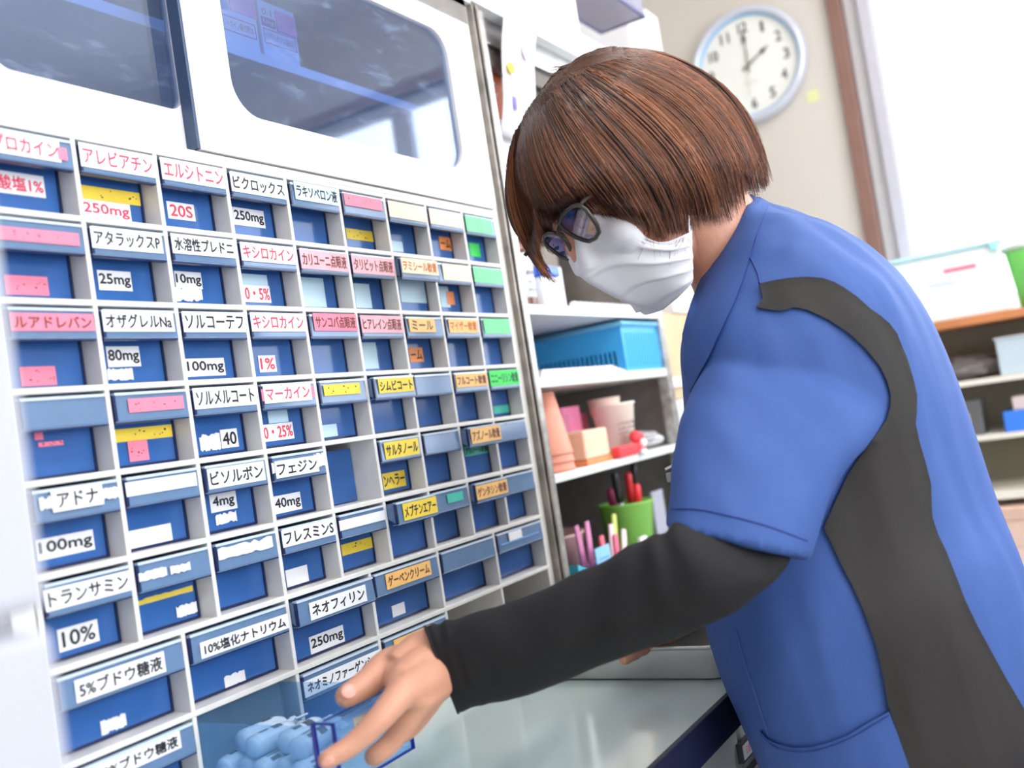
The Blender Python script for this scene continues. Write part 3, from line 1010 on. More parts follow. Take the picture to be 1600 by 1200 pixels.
def flatdisc(name, u, v, y, rx, rz, m, par):
    c = on(1, y, u, v)
    return obj(name, MB().rings([[(c.x + rx * math.cos(a), y - .0005 * q, c.z + rz * math.sin(a)) for a in [2 * math.pi * k / 20 for k in range(20)]] for q in (0, 1)]), m, par)


flatdisc('yellow_print', 799, 106, .004, .010, .009, BGS['y'], ps)
flatdisc('purple_print', 804, 156, .014, .006, .017, mat('purple_mark', (116, 92, 190), .5), ps)
flatdisc('pink_print', 823, 80, .000, .014, .016, mat('pale_pink_mark', (238, 214, 238), .5), ps)
# orange leaflet behind the poster
A, B = on(1, .03, 764, 130), on(1, .03, 790, 82)
of = thing('leaflet', (A.x, .03, 1.52), 'orange and white leaflet leaning behind the hanging sheet', 'leaflet')
obj('sheet', MB().box(.80, .90, .046, .0475, 1.45, 1.66), PAPER, of)
obj('orange_print', MB().box(.80, .88, .0452, .046, 1.575, 1.645), mat('orange_print', (238, 122, 62), .5), of)
for q in (1.628, 1.612):
    obj('white_line', MB().box(.825, .86, .0448, .0452, q - .003, q + .003), PAPER, of)

# things on the rack's top shelf
z = 1.2824
bt = thing('reagent_bottle', (.86, .05, z), 'brown bottle with a tall white label on the top rack shelf', 'bottle')
obj('bottle_body', MB().lathe((.852, .055, z), [(0, 0), (.024, .001), (.025, .006), (.025, .085), (.022, .095), (.012, .105), (.012, .118), (0, .1185)], n=28), mat('brown_glass', (112, 62, 52), .15, var=.05), bt, smooth=True)
obj('bottle_cap', MB().lathe((.852, .055, z + .119), [(0, 0), (.0145, 0), (.0145, .020), (0, .0205)], n=24), mat('brown_cap', (132, 84, 76), .4), bt, auto=40)
obj('bottle_label', MB().lathe((.852, .055, z + .018), [(.0254, 0), (.0254, .066)], n=28), PAPER, bt, smooth=True)
for i, (dx, zz, ww) in enumerate(((-.012, .052, .018), (-.012, .040, .012), (-.012, .028, .018))):
    obj('label_print', MB().box(.852 + dx, .852 + dx + ww, .0285, .0295, z + zz, z + zz + (.006 if i == 0 else .0018)), mat('grey_print', (140, 140, 150), .6), bt)
bx = thing('white_tub', (.91, .06, z), 'white tub with a blue lid beside the brown bottle', 'tub')
obj('tub_body', MB().box(.885, .940, .03, .10, z, z + .052), PAPER, bx, bevel=.004)
obj('tub_lid', MB().box(.883, .942, .028, .102, z + .0525, z + .068), mat('blue_lid', (60, 110, 225), .35), bx, bevel=.003)
bx = thing('carton', (.97, .08, z), 'plain white carton behind the hair on the top rack shelf', 'box')
obj('carton_body', MB().box(.948, .990, .05, .12, z, z + .075), PAPER, bx, bevel=.001)
bx = thing('grey_panel_box', (1.1, .2, z), 'large grey box at the back of the top rack shelf', 'box')
obj('box_body', MB().box(.99, 1.22, .17, .30, z, z + .15), mat('warm_grey_box', (168, 160, 150), .6), bx, bevel=.003)
for i in range(13):
    tag(obj('bottle_stopper', MB().lathe((.955 + i * .0195, .02, z), [(0, 0), (.0075, .0), (.0085, .004), (.0070, .009), (.004, .012), (0, .0125)], n=12), PAPER, None, smooth=True),
        'small white stopper standing in a row along the top rack shelf edge', 'stopper', 'white stoppers on the rack shelf edge')

# blue basket on the second shelf
z = 1.1784
bk = thing('basket', (1.165, .09, z), 'bright blue plastic basket with slotted sides on the second rack shelf', 'basket')
BLUB = mat('bright_blue_plastic', (70, 176, 240), 0.3, var=0.03)
bx0, bx1, by0, by1, bz0, bz1 = 1.088, 1.243, .008, .185, z + .0006, z + .080
t_ = .003
n = 17
ys = [by0 + .016 + (by1 - by0 - .028) * i / n for i in range(n + 1)]
for x in (bx0, bx1 - t_):
    m = MB()
    m.box(x, x + t_, by0, by1, bz0, bz0 + .008)
    m.box(x, x + t_, by0, by1, bz0 + .036, bz1)
    m.box(x, x + t_, by0, ys[0], bz0 + .008, bz0 + .036)
    for i in range(n):
        m.box(x, x + t_, ys[i] + .0050, ys[i + 1], bz0 + .008, bz0 + .036)
    m.box(x, x + t_, ys[-1], by1, bz0 + .008, bz0 + .036)
    obj('basket_side', m, BLUB, bk)
obj('basket_end', MB().box(bx0 + t_, bx1 - t_, by1 - t_, by1, bz0, bz1), BLUB, bk)
m = MB().box(bx0 + t_, bx1 - t_, by0, by0 + t_, bz0, bz1)
for k in range(13):
    xx = bx0 + .012 + k * .0105
    m.box(xx, xx + .006, by0 - .0014, by0, bz0 + .006, bz1 - .014)
obj('basket_end', m, BLUB, bk, bevel=.001)
obj('basket_floor', MB().box(bx0 + t_, bx1 - t_, by0 + t_, by1 - t_, bz0, bz0 + t_), BLUB, bk)
obj('basket_rim', MB().tube([(bx0 - .003, by0 - .003, bz1), (bx1 + .003, by0 - .003, bz1), (bx1 + .003, by1 + .003, bz1), (bx0 - .003, by1 + .003, bz1)], .0045, 8, closed=True), mat('pale_blue_rim', (130, 208, 248), .3), bk, smooth=True)
for i in range(4):
    tag(obj('paper_sheet', MB().box(.79 + .006 * i, 1.076 - .010 * i, .006 + .002 * i, .20, z + .0004 + i * .003, z + .003 + i * .003), mat('pinkish_paper', (246, 232, 238), .6) if i % 2 else PAPER, None),
        ('lowest', 'second', 'third', 'topmost')[i] + ' paper of the thin stack left of the blue basket', 'paper', 'papers beside the blue basket')

# third shelf
z = 1.0424
cp = thing('paper_cup', (.842, .04, z), 'salmon pink paper cup stack standing upside down at the rack post', 'cup')
SAL = mat('salmon_paper', (238, 158, 134), 0.6, var=0.03)
for k in range(3):
    zo = k * .012
    obj('cup_wall', MB().lathe((.838, .042, z + zo), [(.0375, 0), (.0385, .002), (.0375, .004), (.0225, .092), (.0215, .092)], n=32), SAL, cp, smooth=True)
obj('cup_base', MB().lathe((.838, .042, z + .110), [(0, 0), (.0222, 0), (.0222, .001), (0, .0012)], n=24), mat('pale_cup_base', (236, 206, 190), .6), cp)
FOL = [((.90, .985, .075, 1.0426, .080), (206, 118, 150), 'dusky pink folder standing behind the small box'), ((.98, 1.045, .085, 1.0426, .092), (232, 128, 168), 'bright pink folder standing beside the dusky one'), ((1.04, 1.10, .10, 1.0426, .078), (216, 104, 130), 'rose folder standing behind the white paper cup')]
for (a, b_, y, zz, h), c, lb in FOL:
    m = MB()
    for q in range(3):
        m.box(a, b_, y + q * .006, y + q * .006 + .004, zz, zz + h - q * .003)
    tag(obj('folder', m, mat('folder_%d' % c[1], c, .6, var=.05), None, bevel=.0006), lb, 'folder')
sb = thing('small_box', (.945, .03, z), 'beige lidded box with an orange base beside the salmon cups', 'box')
obj('box_lid', MB().box(.902, .985, .012, .062, z + .008, z + .052), mat('beige_carton', (238, 204, 176), .55), sb, bevel=.003)
obj('box_base', MB().box(.901, .986, .011, .063, z, z + .0078), mat('orange_carton', (240, 148, 92), .55), sb, bevel=.001)
wc = thing('paper_cup', (1.10, .045, z), 'white paper cup with grey print and a green foot band', 'cup')
CUPW = mat('cream_cup', (250, 234, 222), 0.55, var=0.02)
cx, cy = 1.097, .05
obj('cup_wall', MB().lathe((cx, cy, z + .0002), [(.0255, 0), (.0365, .082), (.0385, .083), (.0385, .086), (.036, .086), (.025, .003), (0, .003)], n=36), CUPW, wc, smooth=True)
obj('green_band', MB().lathe((cx, cy, z + .0012), [(.0258, 0), (.02685, .008)], n=36), mat('leaf_green', (136, 206, 84), .5), wc, smooth=True)
m = MB()
rng = random.Random(3)
for k in range(9):
    a0 = -2.55 + k * .16
    for q in range(3):
        aa = a0 + rng.random() * .06
        zz = .034 + q * .008 + rng.random() * .002
        rr = .0258 + .011 * zz / .082 + .0004
        p1 = Vector((cx + rr * math.cos(aa), cy + rr * math.sin(aa), z + zz))
        p2 = Vector((cx + rr * math.cos(aa + .09), cy + rr * math.sin(aa + .09), z + zz + (rng.random() - .3) * .006))
        m.tube([p1, p2], .0009, 5)
obj('cup_print', m, mat('cup_grey_print', (120, 114, 112), .6), wc)
obj('paper_liner', MB().lathe((cx - .008, cy + .01, z + .07), [(.024, 0), (.028, .028)], n=24), mat('peach_liner', (246, 214, 196), .6), wc, smooth=True)
rb = thing('red_ribbon', (1.02, .008, z), 'red and white bow ornament lying in front of the white paper cup', 'ornament')
RED = mat('bright_red_felt', (236, 66, 74), 0.6, var=.05)
obj('ribbon_band', MB().box(.985, 1.06, -.004, .012, z, z + .018), RED, rb, bevel=.004)
for dx, dz in ((1.066, .006), (1.082, .020), (1.068, .024), (1.086, .006)):
    obj('bow_loop', MB().ell((dx, .004, z + dz + .004), ((.011, 0, .003), (0, .009, 0), (0, 0, .009))), RED, rb, smooth=True)
obj('white_bead', MB().ell((1.074, -.006, z + .016), ((.008, 0, 0), (0, .006, 0), (0, 0, .007))), PAPER, rb, smooth=True)
obj('white_bead', MB().ell((1.070, -.006, z + .001), ((.008, 0, 0), (0, .006, 0), (0, 0, .006))), PAPER, rb, smooth=True)
CRUMP = mat('clear_crumpled_film', (236, 236, 240), 0.15, var=.1, trans=.3, tint=(245, 245, 248))


def crumple(name, c, ax, lab, cat_, seed, m=CRUMP, amt=.3):
    rng = random.Random(seed)
    bm = bmesh.new()
    bmesh.ops.create_icosphere(bm, subdivisions=3, radius=1)
    for v in bm.verts:
        s = 1 + (rng.random() - .5) * amt
        v.co = Vector(c) + Vector((v.co.x * ax[0], v.co.y * ax[1], v.co.z * ax[2])) * s
    me = bpy.data.meshes.new(name)
    bm.to_mesh(me)
    bm.free()
    o = obj(name, me, m)
    if lab:
        tag(o, lab, cat_)
    return o


crumple('plastic_bag', (1.185, .06, z + .016), (.046, .05, .0155), 'crumpled clear plastic bag beside the white paper cup on the rack', 'bag', 5)
# thin file leaning diagonally behind
A = Vector((.90, .22, z + .002))
tag(obj('document_file', MB().frame_box((.88, .20, z + .001), (.10, 0, 0), (0, .003, 0), (.07, .03, .115)), mat('grey_rose_file', (120, 92, 98), .5), None), 'dark rose file leaning at the back of the third rack shelf', 'file')

# bottom of the rack: pens, pegs, tubs
z = ZC + .0064
pc = thing('pen_cup', (1.105, .05, z), 'apple green tapered plastic pen cup in the bottom of the rack', 'cup')
cx, cy = 1.10, .055
obj('cup_wall', MB().lathe((cx, cy, z), [(.030, 0), (.046, .118), (.0475, .119), (.0475, .122), (.044, .122), (.028, .003), (0, .003)], n=36), mat('apple_green_plastic', (142, 206, 86), 0.3, var=.03, trans=.12, tint=(190, 235, 140)), pc, smooth=True)
PENS = [((-.028, -.01), (-.050, -.012, .178), (30, 30, 34), 'black marker leaning left in the green pen cup', (200, 205, 215)), ((-.012, -.016), (-.014, -.02, .172), (196, 40, 44), 'red capped marker in the green pen cup', (60, 60, 66)),
        ((.018, -.004), (.048, -.006, .190), (26, 26, 30), 'black pen leaning right with a pale cap in the green pen cup', (180, 205, 230)), ((.024, .012), (.080, .010, .182), (44, 44, 48), 'dark grey pen leaning farthest right in the green pen cup', (110, 110, 116)),
        ((-.02, .012), (-.032, .01, .150), (180, 60, 110), 'magenta capped pen in the green pen cup', (220, 130, 170)), ((.004, -.020), (.0, -.026, .150), (238, 60, 66), 'short red pen at the front of the green pen cup', (245, 140, 140))]
for (ax_, ay_), (bx_, by_, bh_), c, lb, c2 in PENS:
    p0 = Vector((cx + ax_ * .6, cy + ay_ * .6, z + .006))
    p1 = Vector((cx + bx_, cy + by_, z + bh_))
    t = thing('pen', p0, lb, 'pen', 'pens in the green cup')
    obj('pen_barrel', MB().tube([p0, lerp(p0, p1, .72)], .0052, 12), mat('pen_%d_%d' % (c2[0], c2[2]), c2, .35), t, smooth=True)
    obj('pen_cap', MB().tube([lerp(p0, p1, .70), lerp(p0, p1, .97), p1], [.0068, .0066, .0040], 12), mat('cap_%d_%d' % (c[0], c[2]), c, .3), t, smooth=True)
tag(obj('clear_sleeve', MB().box(1.158, 1.205, .03, .034, z, z + .128), mat('frosted_sleeve', (206, 204, 220), .3, trans=.4, tint=(230, 228, 240)), None), 'frosted plastic sleeve standing right of the green pen cup', 'sleeve')
tb = thing('tub', (.91, .10, z), 'dusty pink round tub behind the clothes pegs in the rack', 'tub')
obj('tub_wall', MB().lathe((.935, .140, z), [(.060, 0), (.075, .094), (.077, .095), (.077, .099), (.073, .099), (.058, .003), (0, .003)], n=40), mat('dusty_pink_plastic', (226, 178, 178), .45, var=.03), tb, smooth=True)
pb = thing('peg_box', (.92, .02, z), 'blue translucent box holding clothes pegs at the front of the rack', 'box')
BT = mat('blue_peg_box', (110, 146, 226), 0.25, trans=.25, tint=(170, 195, 250))
m = MB()
for a in ((.79, .99, -.012, -.010), (.79, .99, .052, .054)):
    m.box(a[0], a[1], a[2], a[3], z, z + .048)
m.box(.79, .792, -.012, .054, z, z + .048)
m.box(.988, .99, -.012, .054, z, z + .048)
m.box(.79, .99, -.012, .054, z, z + .002)
obj('box_wall', m, BT, pb)
obj('box_rim', MB().tube([(.79, -.012, z + .048), (.99, -.012, z + .048), (.99, .054, z + .048), (.79, .054, z + .048)], .0022, 8, closed=True), mat('lilac_rim', (196, 186, 226), .4), pb, smooth=True)
PEGS = [((.882, .03), (.868, .03, .118), (216, 132, 180), 'mauve peg leaning left of its pair'), ((.892, .028), (.896, .026, .120), (222, 140, 186), 'mauve peg upright beside the leaning one'), ((.918, .018), (.916, .016, .094), (240, 108, 130), 'coral pink peg in front of the tub'),
        ((.938, .016), (.950, .014, .106), (250, 214, 226), 'pale pink peg near the green cup'), ((.944, .012), (.948, .008, .090), (238, 112, 142), 'rose pink peg near the pale one'), ((.955, .02), (.974, .018, .118), (206, 214, 110), 'yellow-green peg with pink tip'),
        ((.965, .012), (.984, .010, .092), (250, 226, 232), 'whitish pink peg at the right end'), ((.96, .022), (.965, .024, .086), (244, 176, 196), 'soft pink peg behind the whitish one')]
for (a, b_), (c_, d_, h), col, lb in PEGS:
    p0, p1 = Vector((a, b_, z + .004)), Vector((c_, d_, z + h))
    t = thing('clothes_peg', p0, lb + ' in the blue box', 'peg', 'clothes pegs in the rack')
    sd = (p1 - p0).cross(Vector((0, 1, 0))).normalized() * .0032
    for s_ in (-1, 1):
        obj('peg_arm', MB().tube([p0 + sd * s_ * .4, lerp(p0, p1, .5) + sd * s_ * 1.1, p1 + sd * s_ * .9], [.003, .0036, .0026], 8), mat('peg_%d_%d' % (col[1], col[2]), col, .4), t, smooth=True)
    obj('peg_spring', MB().tube([lerp(p0, p1, .55) + sd * 1.6, lerp(p0, p1, .55) - sd * 1.6], .0022, 8), STEEL, t)
for i, (x_, hh, lb) in enumerate(((.855, .052, 'left one'), (.945, .070, 'middle one'), (.985, .078, 'right one'))):
    t = thing('packet', (x_, -.018, z), 'white packet with a pale blue stripe standing in front of the peg box, ' + lb, 'packet', 'white packets before the peg box')
    obj('packet_body', MB().box(x_ - .012, x_ + .012, -.022, -.016, z, z + hh), PAPER, t, bevel=.0012)
    obj('packet_stripe', MB().box(x_ - .006, x_ + .006, -.0224, -.022, z + .008, z + hh - .008), mat('packet_blue', (150, 206, 238), .5), t)
nt_ = thing('blue_card', (.89, .0, z), 'light blue card with faint writing standing in the peg box', 'card')
obj('card', MB().frame_box((.862, .0, z + .004), (.048, 0, 0), (0, .0012, 0), (.004, .004, .078)), mat('light_blue_card', (150, 206, 232), .5), nt_)
m = MB()
for q in range(4):
    m.box(.872, .906 - .004 * (q % 2), -.0001 + .0032 + q * .0002 - .0036, .0006, z + .044 + q * .007, z + .0455 + q * .007)
obj('card_writing', m, mat('card_writing_blue', (100, 150, 190), .5), nt_)
tag(obj('turquoise_wedge', MB().add([(.80, .0, z + .05), (.855, .0, z + .05), (.80, .0, z + .072), (.80, .03, z + .05), (.855, .03, z + .05), (.80, .03, z + .072)], [(0, 1, 2), (3, 5, 4), (0, 3, 4, 1), (1, 4, 5, 2), (2, 5, 3, 0)]), mat('turquoise_plastic', (86, 200, 220), .4)), 'turquoise wedge lying on the left end of the peg box', 'card')

# on top of the rack: mesh basket and boxes
zt = 1.7524
mbk = thing('mesh_basket', (1.25, .03, zt + .098), 'dark lilac wire mesh basket overhanging the top of the rack', 'basket')
MESHM = bpy.data.materials.new('dark_mesh')
MESHM.use_nodes = True
nt = MESHM.node_tree
pr = nt.nodes['Principled BSDF']
pr.inputs['Base Color'].default_value = (*lin((170, 166, 184)), 1)
pr.inputs['Roughness'].default_value = .4
pr.inputs['Metallic'].default_value = .4
tr = nt.nodes.new('ShaderNodeBsdfTransparent')
ck = nt.nodes.new('ShaderNodeTexChecker')
ck.inputs['Scale'].default_value = 520
tcn = nt.nodes.new('ShaderNodeTexCoord')
ms = nt.nodes.new('ShaderNodeMixShader')
mt_ = nt.nodes.new('ShaderNodeMath')
mt_.operation = 'MULTIPLY'
mt_.inputs[1].default_value = .45
nt.links.new(tcn.outputs['Object'], ck.inputs['Vector'])
nt.links.new(ck.outputs['Fac'], mt_.inputs[0])
nt.links.new(mt_.outputs[0], ms.inputs[0])
nt.links.new(pr.outputs[0], ms.inputs[1])
nt.links.new(tr.outputs[0], ms.inputs[2])
nt.links.new(ms.outputs[0], nt.nodes['Material Output'].inputs['Surface'])
bx0, bx1, by0, by1, bz0, bz1 = 1.02, 1.363, -.021, .073, zt + .098, zt + .20
obj('basket_floor', MB().box(bx0, bx1, by0, by1, bz0, bz0 + .0015), MESHM, mbk)
m = MB()
m.box(bx0, bx1, by0, by0 + .0015, bz0, bz1)
m.box(bx0, bx1, by1 - .0015, by1, bz0, bz1)
m.box(bx0, bx0 + .0015, by0, by1, bz0, bz1)
m.box(bx1 - .0015, bx1, by0, by1, bz0, bz1)
obj('basket_wall', m, MESHM, mbk)
LIL = mat('lilac_wire', (110, 112, 160), .35, .3)
for q in (bz0, bz1):
    obj('basket_wire', MB().tube([(bx0, by0, q), (bx1, by0, q), (bx1, by1, q), (bx0, by1, q)], .0028, 8, closed=True), LIL, mbk, smooth=True)
tag(obj('storage_box', MB().box(.84, 1.10, -.0, .25, zt, zt + .0962), PAPER, None, bevel=.003), 'white storage box on the rack top holding up the mesh basket', 'box')
A = on(1, .16, 986, 80)
wb = thing('storage_box', (1.62, .2, 1.30), 'tall white box with a faint pink mark below the mesh basket', 'box')
obj('box_body', MB().box(1.535, 1.72, .08, .30, 1.30, 1.985), PAPER, wb, bevel=.003)
c = on(1, .0795, 1011, 54)
obj('pink_print', MB().box(c.x - .008, c.x + .008, .0792, .0798, c.z - .01, c.z + .012), mat('pale_pink_mark', (238, 214, 238), .5), wb)

# ================================================================== beyond the rack: cartons and a bag
CARD = mat('beige_carton_board', (222, 196, 160), 0.7, var=.04)
cb = thing('carton', (1.5, .2, ZC), 'beige cardboard carton beyond the rack, behind the mask', 'box')
obj('carton_body', MB().box(1.345, 1.74, .085, .36, 1.12, 1.2985), CARD, cb, bevel=.002)
obj('carton_flap', MB().box(1.34, 1.62, .078, .084, 1.145, 1.165), PAPER, cb, bevel=.002)
tag(obj('carton', MB().box(1.345, 1.66, .085, .36, .98, 1.1185), PAPER, None, bevel=.003), 'white carton under the beige one beyond the rack', 'box')
tag(obj('carton', MB().box(1.345, 1.68, .10, .36, ZC + .001, .9785), PAPER, None, bevel=.003), 'white carton standing on the counter beyond the rack', 'box')
crumple('plastic_bag', (1.43, .02, 1.02), (.075, .05, .085), 'bulging white plastic bag hanging between the rack and the blue uniform', 'bag', 9, mat('white_film', (236, 234, 238), .25, var=.12, trans=.1, tint=(250, 250, 252)), .35)

# ================================================================== WALL CLOCK
Xc = X1
c = on(0, Xc - .02, 1168, 101)
ck_ = thing('wall_clock', (Xc - .02, c.y, c.z), 'round wall clock with a pale silver rim showing two o clock', 'clock')
R0 = .150
CREAM = mat('clock_face', (240, 240, 234), .5, var=.005)
AX = (-1, 0, 0)
obj('clock_rim', MB().lathe((Xc - .0005, c.y, c.z), [(0, 0), (R0 - .004, 0), (R0, .010), (R0 - .004, .026), (R0 - .012, .032), (R0 - .019, .028), (R0 - .021, .016)], AX, 64, False), mat('pale_silver_rim', (214, 218, 232), .3, .25, var=.02), ck_, smooth=True)
obj('inner_bezel', MB().lathe((Xc - .0005, c.y, c.z), [(R0 - .0205, .019), (R0 - .026, .0135)], AX, 64, False), mat('blue_bezel_reflection', (150, 200, 240), .3, var=.02), ck_, smooth=True)  # blue reflection inside the rim, put into the bezel colour
face = obj('clock_face', MB().rings([[(xx, c.y + (R0 - .020) * math.cos(a), c.z + (R0 - .020) * math.sin(a)) for a in [2 * math.pi * k / 64 for k in range(64)]] for xx in (Xc - .0125, Xc - .006)]), CREAM, ck_)
xf = Xc - .0135
NUM = mat('clock_numeral_grey', (96, 94, 92), .5)
for h in range(1, 13):
    a = math.radians(h * 30)
    rr = .098
    cy, cz = c.y - rr * math.sin(a), c.z + rr * math.cos(a)
    hh = .026
    ww = hh * (.52 if h < 10 else .86) * (.5 if h == 1 else 1)
    lettering(str(h), (xf, cy + ww / 2, cz - hh / 2), (0, -ww, 0), (0, 0, hh), 'numeral', NUM, ck_, bold=.0009)


def hand(name, ang, ln, wd, m, tail=.018, spade=False, xo=.0):
    a = math.radians(ang)
    d = Vector((0, -math.sin(a), math.cos(a)))
    s = Vector((0, -math.cos(a), -math.sin(a)))
    O = Vector((xf - .002 - xo, c.y, c.z))
    prof = [(-tail, wd * .8), (0, wd), (ln * .55, wd * .55), (ln * .72, wd * (2.6 if spade else .9)), (ln * .86, wd * .8), (ln, .0003)]
    L = [O + d * t + s * w_ for t, w_ in prof]
    Rr = [O + d * t - s * w_ for t, w_ in prof]
    pts = L + Rr[::-1]
    obj(name, MB().rings([pts, [p - Vector((.0012, 0, 0)) for p in pts]]), m, ck_)


HB = mat('clock_hand_black', (40, 40, 44), .4)
hand('hour_hand', 60, .066, .0022, HB, spade=True)
hand('minute_hand', 0, .094, .0018, HB, spade=True, xo=.002)
hand('second_hand', 186, .080, .0006, mat('clock_gold', (206, 180, 120), .3, .5), tail=.034, xo=.004)
lettering('QUARTZ', (xf, c.y + .018, c.z - .047), (0, -.036, 0), (0, 0, .004), 'dial_text', mat('pale_dial_grey', (178, 178, 174), .5), ck_)
c2 = on(0, Xc - .001, 1270, 150)
tag(obj('sticky_note', MB().box(Xc - .0012, Xc - .0002, c2.y - .014, c2.y + .014, c2.z - .015, c2.z + .015), mat('pale_yellow_note', (224, 226, 168), .6)), 'small pale yellow-green sticky note on the wall below the clock', 'note')

# ================================================================== SHELF UNIT UNDER THE WINDOW
XS = 1.86
su = thing('shelf_unit', (XS + .11, -1.0, 0), 'cream shelf unit with an orange-brown wooden top under the window', 'shelf')
CREAMS = mat('cream_shelf_board', (240, 234, 222), .5, var=.02)
ORW = mat('orange_brown_wood', (206, 132, 84), .45, var=.12, scale=14)
zs = on(0, XS, 1530, 495).z
yl = -.10
obj('shelf_top', MB().box(XS, X1 - .022, -1.6, yl, zs - .014, zs + .004), ORW, su, bevel=.002)
zs2 = on(0, XS, 1550, 590).z
zs3 = on(0, XS, 1560, 678).z
zs4 = on(0, XS, 1575, 768).z
for q, zz in enumerate((zs2, zs3, zs4)):
    obj('shelf_board', MB().box(XS + .004, X1 - .022, -1.6, yl, zz - (.011 if q < 2 else .016), zz), CREAMS, su, bevel=.001)
obj('shelf_back', MB().box(X1 - .022, X1 - .012, -1.6, yl, .0, zs - .014), mat('olive_grey_back', (132, 124, 106), .7, var=.04), su)
obj('shelf_side', MB().box(XS + .004, X1 - .022, yl, yl + .016, 0, zs - .014), CREAMS, su)
obj('shelf_side', MB().box(XS + .004, X1 - .022, -1.616, -1.6, 0, zs - .014), CREAMS, su)
obj('plinth', MB().box(XS + .02, X1 - .022, -1.6, yl, 0, .08), CREAMS, su)
# white box with pale blue lid and a red label
A, B = on(0, XS + .02, 1388, 500), on(0, XS + .02, 1585, 372)
zt_ = zs + .0042
wb = thing('storage_case', (XS + .1, (A.y + B.y) / 2, zt_), 'white plastic case with a pale aqua lid and pink label on the window shelf', 'case')
h = .140
y1_, y0_ = on(0, XS + .02, 1350, 430).y, on(0, XS + .02, 1578, 470).y
CASE = mat('frosted_white_case', (240, 248, 250), .3, var=.01)
obj('case_body', MB().box(XS + .02, XS + .20, y0_, y1_, zt_, zt_ + h), CASE, wb, bevel=.004)
obj('case_lid', MB().box(XS + .015, XS + .205, y0_ - .004, y1_ + .004, zt_ + h + .0004, zt_ + h + .010), mat('pale_aqua_lid', (196, 238, 244), .35), wb, bevel=.003)
obj('lid_clip', MB().box(XS + .010, XS + .016, y0_ + .004, y0_ + .020, zt_ + h - .012, zt_ + h + .006), mat('aqua_clip', (170, 238, 240), .4), wb, bevel=.002)
A, B = on(0, XS + .0195, 1475, 427), on(0, XS + .0195, 1524, 412)
l = obj('pink_label', MB().box(XS + .0190, XS + .0198, B.y, A.y, A.z, B.z), mat('crimson_pink_label', (236, 96, 128), .5), wb)
lettering('注 射 器', (XS + .0188, A.y - .006, A.z + .004), (0, -(A.y - B.y) + .012, 0), (0, 0, B.z - A.z - .008), 'lettering', mat('dark_red_ink', (150, 30, 60), .6), l)
A, B = on(0, XS + .0195, 1450, 448), on(0, XS + .0195, 1492, 440)
obj('handle_slot', MB().box(XS + .0188, XS + .0198, B.y, A.y, A.z - .002, A.z + .002), mat('pale_grey_slot', (196, 208, 216), .5), wb)
gc = on(0, XS + .06, 1604, 430)
g_ = thing('green_tub', (XS + .06, gc.y, zt_), 'lime green tub with a pale rim at the right end of the window shelf', 'tub')
obj('tub_wall', MB().lathe((XS + .06, gc.y - .012, zt_), [(.032, 0), (.046, .118), (.046, .120), (.030, .003), (0, .003)], n=32), mat('lime_plastic', (128, 226, 110), .35), g_, smooth=True)
obj('tub_rim', MB().lathe((XS + .06, gc.y - .012, zt_ + .1202), [(.045, 0), (.050, .003), (.050, .012), (.044, .014), (.044, 0)], n=32), mat('pale_tub_rim', (214, 232, 214), .4), g_, smooth=True)


def sbox(name, q0, q1, xf_, dp, c, lab, cat_, zb, bev=.002):
    A, B = on(0, xf_, *q0), on(0, xf_, *q1)
    t = thing(name, (xf_ + dp / 2, (A.y + B.y) / 2, zb), lab, cat_)
    o = obj(name + '_body', MB().box(xf_, xf_ + dp, B.y, A.y, zb + .0004, B.z), mat(name + '_%d_%d' % (c[0], c[2]), c, .45, var=.03), t, bevel=bev)
    return t, A, B


t, A, B = sbox('clear_bin', (1562, 575), (1640, 518), XS + .02, .12, (196, 212, 222), 'clear plastic bin on the upper shelf under the window', 'bin', zs2)
obj('bin_rim', MB().box(XS + .017, XS + .145, B.y - .003, A.y + .003, B.z, B.z + .004), mat('bin_rim_grey', (214, 216, 226), .3), t, bevel=.001)
crumple('plastic_bag', (XS + .09, on(0, XS + .09, 1505, 560).y, zs2 + .026), (.04, .075, .025), 'grey crumpled plastic bags on the upper shelf under the window', 'bag', 21, mat('grey_film', (128, 122, 122), .3, var=.2), .4)
t, A, B = sbox('grey_carton', (1500, 668), (1530, 624), XS + .03, .10, (104, 102, 104), 'dark grey carton with a yellow spot on the middle shelf under the window', 'box', zs3)
yc = (A.y + B.y) / 2 + .01
obj('yellow_spot', MB().box(XS + .0292, XS + .030, yc - .009, yc + .009, zs3 + .028, zs3 + .048), BGS['y'], t)
t, A, B = sbox('blue_bin', (1570, 665), (1650, 634), XS + .008, .13, (62, 132, 240), 'bright blue bin on the middle shelf under the window', 'bin', zs3)
tag(obj('paper_pack', MB().box(XS + .02, XS + .10, B.y, A.y - .02, B.z + .0006, B.z + .028), mat('pinkish_pack', (226, 204, 200), .6), None, bevel=.002), 'pinkish paper pack lying on the bright blue bin', 'pack')
t, A, B = sbox('pink_drawer_box', (1556, 855), (1680, 783), XS + .004, .14, (232, 198, 182), 'salmon beige box below the lowest cream shelf under the window', 'box', on(0, XS + .004, 1580, 856).z)
obj('box_lid', MB().box(XS + .001, XS + .15, B.y - .002, A.y + .03, B.z - .03, B.z - .002), mat('salmon_lid', (224, 186, 168), .45), t, bevel=.003)
obj('box_foot', MB().box(XS + .006, XS + .14, B.y, A.y, .30, A.z), mat('salmon_lower', (238, 206, 192), .5), t)

